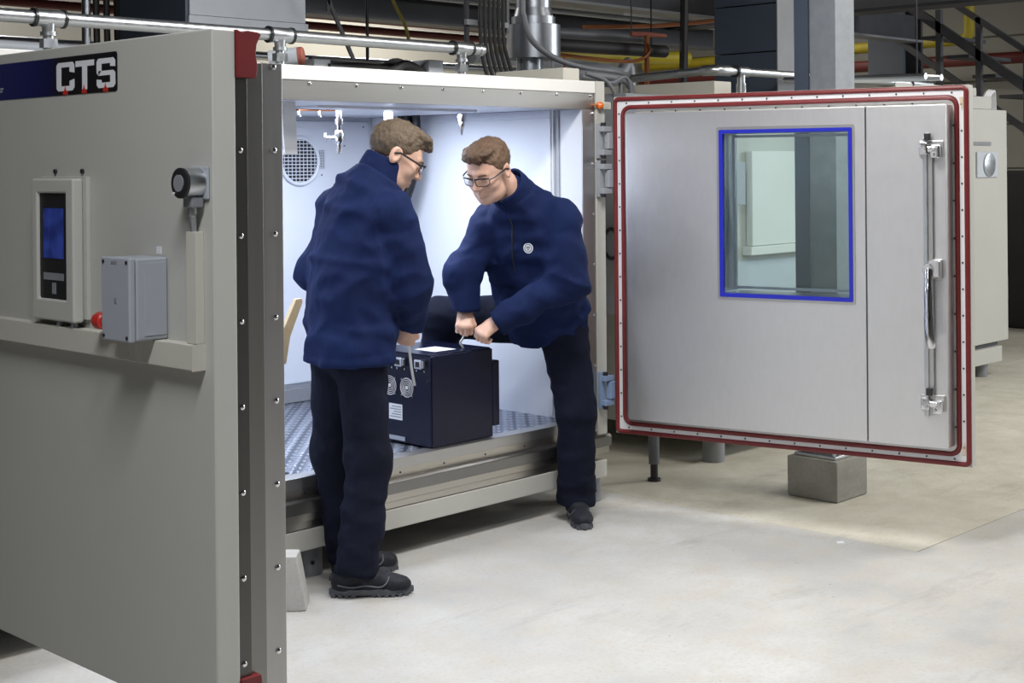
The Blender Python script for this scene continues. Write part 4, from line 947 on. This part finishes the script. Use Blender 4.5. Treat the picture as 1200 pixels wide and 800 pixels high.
def hand_sdf(wr, d, n, c, curl=1., r=.0088):
    """fist: wrist point, direction to the knuckles, back-of-hand normal, across direction to the little finger"""
    wr, d, n, c = (np.array(q, dtype=float) for q in (wr, d, n, c))
    def fn(P):
        f = cap(P, wr-d*.03, wr+d*.012, .026, .025)
        for k, t in enumerate((-.026, -.009, .009, .025)):
            f = smin(f, cap(P, wr+d*.012+c*t*.55, wr+d*(.082-.006*abs(t)/.02)+c*t-n*.002, .017, .0135), .018)
        for k, (t, l) in enumerate(zip((-.0295, -.0100, .0098, .0290), (.92, 1., .95, .80))):
            k0 = wr+d*(.084-.004*abs(k-1))+c*t
            k1 = k0+(d*.30-n*.95)*.038*l*1.0
            k2 = k1+(-d*.65-n*.75)*.026*l
            k3 = k2+(-d*1.0+n*.25)*.018*l
            g = smin(smin(cap(P, k0, k1, .0104, .0094), cap(P, k1, k2, .0094, .0086), .005), cap(P, k2, k3, .0086, .0076), .005)
            f = smin(f, g, .0025)
        t0 = wr+d*.025-c*.026-n*.006; t1 = wr+d*.058-c*.040-n*.020; t2 = wr+d*.078-c*.026-n*.036; t3 = wr+d*.080-c*.006-n*.042
        g = smin(smin(cap(P, t0, t1, .0145, .0115), cap(P, t1, t2, .0115, .010), .008), cap(P, t2, t3, .010, .0082), .006)
        return smin(f, g, .008)
    return fn
def bounds(pts, m):
    pts = np.array(pts, dtype=float); return pts.min(0)-m, pts.max(0)+m

def shoe(person, heel, direction, label=None):
    """work shoe; heel is the ground point under the ankle"""
    f = nrm((*direction, 0)); R = np.stack([np.cross([0, 0, 1], f)*-1, f, [0, 0, 1]], 1); o = np.array([*heel])
    def up(P):
        g = ell(P, (0, -.030, .052), (.040, .050, .052))
        g = smin(g, cap(P, (0, .0, .085), (0, .06, .062), .040, .040), .02)
        g = smin(g, cap(P, (0, .06, .055), (0, .13, .040), .042, .040), .03)
        g = smin(g, ell(P, (0, .160, .036), (.047, .058, .036)), .02)
        g = smax(g, .022-P[:, 2], .004)
        g = smax(g, -cap(P, (0, -.012, .10), (0, -.012, .2), .034), .006)
        return g+.0012*vnoise(P*60)
    v, q = surfnet(up, (-.07, -.1, .0), (.07, .24, .15), .005)
    sh = part('shoe', to_mesh([(xform(v, R, o), q)]), 'shoe_black', person)
    outl = []
    for k in range(36):
        a = 2*PI*k/36; y = .070+.158*math.sin(a); t = (y+.088)/.316
        wdt = np.interp(t, [0, .08, .25, .45, .7, .88, 1], [.012, .036, .041, .038, .052, .044, .010])
        outl.append((.95*wdt*(1 if math.cos(a) >= 0 else -1)*min(1, abs(math.cos(a))**.5+.001), y))
    mb = MB().prism(outl, 'z', .006, .030)
    mb.v = [tuple(xform(np.array(v_), R, o)) for v_ in mb.v]
    part('sole', mb, 'shoe_sole', sh, bev=.004)
    mb = MB()
    for k in range(12):
        y = -.070+k*.0245; t = (y+.088)/.316; wdt = float(np.interp(t, [0, .08, .25, .45, .7, .88, 1], [.012, .036, .041, .036, .052, .044, .010]))
        if not .36 < t < .48: mb.box(-wdt*.93, wdt*.93, y-.008, y+.008, 0, .014)
    mb.v = [tuple(xform(np.array(v_), R, o)) for v_ in mb.v]
    part('tread', mb, 'shoe_sole', sh)
    for k in range(4):
        y = .052+k*.022; z = .103-k*.0125
        mb = MB().tube(spline([(-.038, y-.008, z-.030), (-.022, y, z-.007), (0, y+.004, z), (.022, y, z-.007), (.038, y-.008, z-.030)], 3), .0036, 6)
        mb.v = [tuple(xform(np.array(v_), R, o)) for v_ in mb.v]; part('lace', mb, 'shoe_trim', sh)
    for s in (-1, 1):
        mb = MB().tube(spline([(s*.041, -.055, .050), (s*.043, 0, .040), (s*.046, .05, .046), (s*.048, .10, .040), (s*.044, .125, .052), (s*.026, .135, .072)], 4), .0032, 6)
        mb.v = [tuple(xform(np.array(v_), R, o)) for v_ in mb.v]; part('trim', mb, 'shoe_trim', sh)
    def toe(P): return np.abs(ell(P, (0, .160, .037), (.0485, .0595, .038)))-.0015
    def toec(P): return smax(smax(toe(P), .155-P[:, 1]+.25*np.abs(P[:, 0]), .002), np.maximum(.026-P[:, 2], 0)*1.0+(.024-P[:, 2])*.0, .002)
    return sh

def make_person(nm, label, base, head_o, head_R, hs, hairstyle, hairmat, neck, torso, arms, legs, hem, cuffs, collar, hands, feet, folds, glasses_mat):
    p = thing('person', label, 'person', base)
    # body: head, neck, inner core and hands joined into one figure
    ch_ = []
    v, f = surfnet(head_sdf, (-.10, -.13, -.14), (.10, .14, .14), .0032, 1); ch_.append((xform(v, head_R, head_o, hs), f))
    arms_pts = [q for a in arms for q in (a[0], a[1], a[2])]
    def core(P):
        g = cap(P, neck[0], neck[1], neck[2], neck[3])
        for a in arms: g = smin(g, smin(cap(P, a[0], a[1], .034, .030), cap(P, a[1], a[2], .032, .025), .02), .03)
        t = [(c, w_*.78, d_*.74, L, F_) for c, w_, d_, L, F_ in torso[2:]]
        return smin(g, loft(P, t), .03)
    lo, hi = bounds(arms_pts+[neck[0], neck[1]]+[t[0] for t in torso], .22)
    ch_.append(surfnet(core, lo, hi, .014, 2))
    for hd in hands:
        lo, hi = bounds([hd[0]], .15); ch_.append(surfnet(hand_sdf(*hd), lo, hi, .0032, 1))
    part('body', to_mesh(ch_), 'skin', p)
    v, f = surfnet(hair_sdf(hairstyle), (-.11, -.14, -.10), (.11, .14, .17), .0034, 0)
    part('hair', to_mesh([(xform(v, head_R, head_o, hs), f)]), hairmat, p)
    # jacket
    def jk(P):
        g = loft(P, torso)
        for (s_, e_, w_, rs, re, rw) in arms:
            arm = smin(cap(P, s_, e_, rs, re), cap(P, e_, w_, re, rw), .045)
            dv = nrm(np.array(w_)-np.array(e_)); arm = smax(arm, (P-A(*w_))@A(*dv)-.0, .006)
            g = smin(g, arm, .035)
        g = smax(g, (P-A(*hem[0]))@A(*nrm(hem[1])), .012)
        g = smax(g, -cap(P, collar[0], collar[1], .060, .064), .008)
        for M, amp in folds: g = g-ridge(P, M, amp)
        for (s_, e_, w_, rs, re, rw) in arms:
            ax = nrm(np.array(w_)-np.array(s_)); p1 = nrm(np.cross(ax, (.3, .5, .8))); p2 = np.cross(ax, p1)
            dd = np.linalg.norm(P-A(*e_), axis=1); mk = np.exp(-(dd/.13)**2)
            g = g-ridge(P, np.stack([ax*24+p1*7, p1*7, p2*7]), .0075)*mk
            dw = np.linalg.norm(P-A(*w_), axis=1); mk = np.exp(-(dw/.07)**2)
            g = g-ridge(P, np.stack([ax*34, p1*5, p2*5]), .005)*mk
            ds = np.linalg.norm(P-A(*s_), axis=1); g = g+.0035*np.exp(-((ds-.105)/.007)**2)
        hz = (P-A(*hem[0]))@A(*nrm(hem[1])); g = g+.003*np.exp(-((hz+.035)/.006)**2)
        g = g-.0025*vnoise(P*A(34, 34, 22))
        return g
    lo, hi = bounds(arms_pts+[t[0] for t in torso], .26)
    jv, jf = surfnet(jk, lo, hi, .0095, 1)
    jm = to_mesh([(jv, jf)]); jo = part('jacket', jm, 'jacket_navy', p)
    cc0, cc1, cr0, cr1, cn = collar[0], collar[1], collar[2], collar[3], collar[4]
    def cl_(P):
        ax = nrm(np.array(cc1)-np.array(cc0)); a_ = A(*ax); hgt = float(np.linalg.norm(np.array(cc1)-np.array(cc0)))
        t = (P-A(*cc0))@a_; q = P-A(*cc0)-t[:, None]*a_; rr = np.linalg.norm(q, axis=1); tt = np.clip(t/hgt, 0, 1)
        g = np.abs(rr-(cr0+(cr1-cr0)*tt))-.0065
        fr = (q@A(*cn))/np.maximum(rr, 1e-4)
        top = hgt-.010*np.clip(fr, -1, 1)
        g = smax(g, t-top, .006); g = smax(g, -t-.02, .006)
        gap = np.abs(q@A(*np.cross(ax, cn)))-.010
        g = np.where(fr > .3, smax(g, -gap, .004), g)
        return g-.0022*vnoise(P*30)
    lo, hi = bounds([cc0, cc1], .13); cv_, cf_ = surfnet(cl_, lo, hi, .0055, 1)
    part('collar', to_mesh([(cv_, cf_)]), 'jacket_navy', jo)
    # sleeve cuffs
    for w_, d_, r_ in cuffs:
        d_ = nrm(d_); w_ = np.array(w_)
        cw = MB().tube([tuple(w_-d_*.045), tuple(w_-d_*.04), tuple(w_-d_*.002), tuple(w_+d_*.004)], [r_*.98, r_*1.06, r_*1.05, r_*.92], 20)
        part('cuff', cw, 'jacket_navy', jo)
    # hem band
    # trousers
    def tr_(P):
        g = None
        for (h_, k_, a_, rh, rk, ra) in legs:
            l_ = smin(cap(P, h_, k_, rh, rk), cap(P, k_, a_, rk, ra), .04)
            mid = (np.array(k_)*.5+np.array(a_)*.5); l_ = smin(l_, cap(P, mid, a_, ra*.95, ra*1.02), .03)
            d_ = nrm(np.array(a_)-np.array(k_)); l_ = smax(l_, (P-A(*a_))@A(*d_)-.01, .006)
            g = l_ if g is None else smin(g, l_, .022)
        pc = .5*(np.array(legs[0][0])+np.array(legs[1][0])); pc[2] += .06
        L = torso[0][3]; F_ = torso[0][4]
        pel = loft(P, [(tuple(pc-np.array([0, 0, .10])), .150, .115, L, F_), (tuple(pc+np.array([0, 0, .08])), .160, .118, L, F_)])
        g = smin(g, pel, .04)
        n1 = ridge(P, np.diag([9, 9, 16]), .0045)+ridge(P, [[8, 6, 9], [-6, 8, 5], [0, 5, -14]], .004)
        low = np.clip((.32-(P[:, 2]-legs[0][2][2]))/.25, 0, 1)
        n2 = ridge(P, np.diag([7, 7, 34]), .0055)*low
        return g-n1-n2
    lo, hi = bounds([q for l in legs for q in l[:3]], .22); hi[2] += .05
    tm = to_mesh([surfnet(tr_, lo, hi, .0105, 1)]); to_ = part('trousers', tm, 'trouser_navy', p)
    for hl, dr in feet: shoe(p, hl, dr)
    # glasses
    def hx(q): return tuple(xform(np.array(q, dtype=float), head_R, head_o, hs))
    gl = None
    for s in (-1, 1):
        rim = [(s*(.0325+.026*math.copysign(abs(math.cos(a))**.55, math.cos(a))), .1085-.020*max(0, (.5*math.cos(a)+.5))**2, -.001+.0165*math.copysign(abs(math.sin(a))**.6, math.sin(a))) for a in np.linspace(0, 2*PI, 29)]
        mb = MB().tube([hx(q) for q in rim], .0019, 6)
        if gl is None: gl = part('glasses', mb, glasses_mat, p)
        else: part('rim', mb, glasses_mat, gl)
        part('temple', MB().tube([hx(q) for q in ((s*.0585, .090, .006), (s*.074, .070, .008), (s*.0805, .0, .010), (s*.081, -.022, -.002))], .0036, 6), glasses_mat, gl)
        part('top_bar', MB().tube([hx(q) for q in ((s*.004, .1095, .012), (s*.03, .108, .0165), (s*.0585, .089, .010))], .0040, 6), glasses_mat, gl)
        lens = [q for q in rim[:-1]]
        me = MB().add([hx((a, b-.0006, c)) for a, b, c in lens]+[hx((a, b+.0006, c)) for a, b, c in lens], [tuple(range(28)), tuple(range(55, 27, -1))]+[(i, (i+1) % 28, 28+(i+1) % 28, 28+i) for i in range(28)])
        part('lens', me, 'lens_glass', gl)
    part('bridge', MB().tube([hx(q) for q in ((-.008, .1085, .004), (0, .113, .006), (.008, .1085, .004))], .002, 6), glasses_mat, gl)
    for s in (-1, 1):
        part('eyebrow', MB().tube([hx(q) for q in ((s*.016, .0985, .021), (s*.032, .0945, .025), (s*.046, .083, .021))], [.0028, .0034, .002], 6), hairmat, p)
    return p, jo, (jv, jf)

def surf_hit(vf, o, d):
    from mathutils.bvhtree import BVHTree
    t = BVHTree.FromPolygons([tuple(q) for q in vf[0]], [tuple(int(i) for i in q) for q in vf[1]])
    return t.ray_cast(Vector(o), Vector(d).normalized())

# ---- left man: back to us, head in profile, right hand on the strap
F1 = nrm((.98, -.19, 0)); L1 = nrm((.19, .98, 0)); t1 = (tuple(L1), tuple(F1))
R1 = head_frame((.857, -.516), math.radians(30))
h1 = np.array((-1.487, -.213, 1.632))
torso1 = [((-1.667, -.135, .76), .196, .160, *t1), ((-1.663, -.135, .98), .188, .148, *t1), ((-1.632, -.143, 1.22), .196, .146, *t1), ((-1.598, -.150, 1.40), .190, .122, *t1), ((-1.572, -.165, 1.49), .125, .098, *t1), ((-1.545, -.185, 1.55), .074, .076, *t1)]
arms1 = [((-1.598, -.322, 1.420), (-1.530, -.350, 1.130), (-1.448, -.245, .985), .076, .063, .050), ((-1.585, .030, 1.415), (-1.612, .120, 1.175), (-1.42, .10, 1.00), .076, .063, .050)]
legs1 = [((-1.665, -.208, .90), (-1.652, -.235, .49), (-1.735, -.262, .085), .094, .082, .070), ((-1.660, -.052, .90), (-1.650, -.030, .49), (-1.615, -.068, .085), .094, .082, .068)]
dh = nrm(np.array((-1.425, -.19, .90))-np.array((-1.448, -.245, .985)))
cn1 = nrm(np.cross(dh, (-.5, -.6, .1))); nn1 = nrm(np.cross(cn1, dh))*1.
pA, jA, vA = make_person('a', 'man in navy jacket seen from behind, head bent, holding the white strap', (-1.66, -.15, 0), h1, R1, 1.10, 'short', 'hair_brown',
    ((-1.550, -.180, 1.50), tuple(h1-.045*R1[:, 1]-.05*R1[:, 2]), .062, .056), torso1, arms1, legs1, ((-1.668, -.13, .855), (.06, .0, -1)),
    [((-1.448, -.245, .985), (-1.448+1.520, -.245+.372, .985-1.130), .049)], ((-1.560, -.172, 1.515), (-1.517, -.192, 1.617), .088, .077, (.90, -.30, -.25)),
    [((-1.444, -.235, .970), dh, nn1, cn1)], [((-1.752, -.255, 0), (.76, -.65)), ((-1.612, -.070, 0), (.93, -.10))],
    [(np.diag([8, 8, 2.2]), .010), ([[5, 4, 3], [-4, 5, 6], [2, -3, 7]], .009), ([[10, 0, 9], [0, 10, 4], [-6, 3, 11]], .0045)], 'near_black')

# ---- right man: one foot on the floor, one in the chamber, both fists on the strap handle
F2 = nrm((-.988, -.155, 0)); L2 = nrm((.155, -.988, 0)); lean = nrm((F2[0]*.50, F2[1]*.50, .86)); F2t = nrm(F2-lean*float(F2@lean)); t2 = (tuple(L2), tuple(F2t))
R2 = head_frame((-.985, -.17), math.radians(26), math.radians(-3))
h2 = np.array((-.832, -.072, 1.572))
pel = np.array((-.350, .045, .885)); shc = np.array((-.585, -.058, 1.345))
def sp(t, f=0.): return tuple(pel+(shc-pel)*t+F2*f)
torso2 = [(sp(-.12), .190, .150, *t2), (sp(.12), .195, .150, *t2), (sp(.5, .02), .205, .155, *t2), (sp(.80), .212, .145, *t2), (sp(1.0), .200, .120, *t2), (sp(1.16, .01), .125, .100, *t2), (sp(1.28, .02), .074, .076, *t2)]
sR = shc-L2*.175; sL = shc+L2*.175
arms2 = [(tuple(sR+A(0, 0, .01)), (-.815, .118, 1.112), (-.822, .092, .965), .082, .066, .052), (tuple(sL+A(0, 0, .01)), (-.545, -.275, 1.090), (-.762, -.050, .915), .084, .070, .052)]
hL2 = pel+L2*.085+A(0, 0, .0); hR2 = pel-L2*.085
legs2 = [(tuple(hL2), (-.345, -.125, .49), (-.325, -.105, .085), .112, .084, .074), (tuple(hR2), (-.610, .470, .885), (-.590, .520, .49), .112, .092, .078)]
dR = nrm((-.50, -.42, -.75)); nR = np.array((-.40, -.40, .82)); nR = nrm(nR-dR*float(nR@dR)); cR = nrm(np.cross(dR, nR))
dL = nrm((-.77, .26, -.50)); nL = nrm(np.array((-.42, -.42, .80))); nL = nrm(nL-dL*float(nL@dL)); cL = nrm(np.cross(nL, dL))
if cL[2] > 0: cL = cL*1.
pB, jB, vB = make_person('b', 'man in navy jacket and glasses leaning over the box, one foot inside the chamber', (-.40, .1, 0), h2, R2, 1.10, 'swept', 'hair_reddish',
    (sp(1.15), tuple(h2-.045*R2[:, 1]-.05*R2[:, 2]), .064, .058), torso2, arms2, legs2, (sp(-.06), tuple(-(np.array(lean)))),
    [((-.822, .092, .965), (-.007, -.026, -.147), .050), ((-.762, -.050, .915), (-.217, .225, -.175), .050)], (sp(1.16, .0), tuple(np.array(sp(1.16))+nrm(h2-.040*R2[:, 1]-.03*R2[:, 2]-np.array(sp(1.16)))*.135), .094, .084, tuple(F2t)),
    [((-.812, .100, .958), dR, nR, cR), ((-.769, -.041, .915), dL, nL, cL)], [((-.322, -.100, 0), (-.62, -.78)), ((-.588, .545, .4055), (-.75, -.2))],
    [(np.diag([8, 8, 3]), .0085), ([[5, 4, 3], [-4, 5, 6], [2, -3, 7]], .008), ([[10, 0, 9], [0, 10, 4], [-6, 3, 11]], .0045)], 'near_black')
# zip and round badge on the right man's jacket
zp = []
for t in np.linspace(.70, 1.16, 10):
    hit = surf_hit(vB, np.array(sp(t))+F2t*.6, -F2t)
    if hit[0] is not None: zp.append(tuple(np.array(hit[0])+F2t*.001))
part('zip', MB().tube(zp, .0035, 6), 'near_black', jB)
hit = surf_hit(vB, np.array(sp(.90))+L2*.075+F2t*.6, -F2t)
bp, bn = np.array(hit[0]), np.array(hit[1]); bn = bn if bn@F2t > 0 else -bn
bn = Vector(bn); q = bn.to_track_quat('Y', 'Z').to_matrix().to_4x4(); q.translation = Vector(bp)+bn*.002
def bpart(n_, mb, mt, par): mb.v = [tuple(q@Vector(v_)) for v_ in mb.v]; return part(n_, mb, mt, par)
bd = bpart('badge', MB().cyl((0, -.004, 0), (0, .002, 0), .023, n=24), 'label_white', jB)
bpart('badge_ring', MB().tube([(.0165*math.cos(a), .0022, .0165*math.sin(a)) for a in np.linspace(0, 2*PI, 25)], .0016, 6), 'jacket_navy', bd)
bpart('badge_mark', MB().box(-.009, .009, .0015, .0032, -.002, .008).box(-.006, .006, .0015, .0032, -.009, -.004), 'mid_grey', bd)
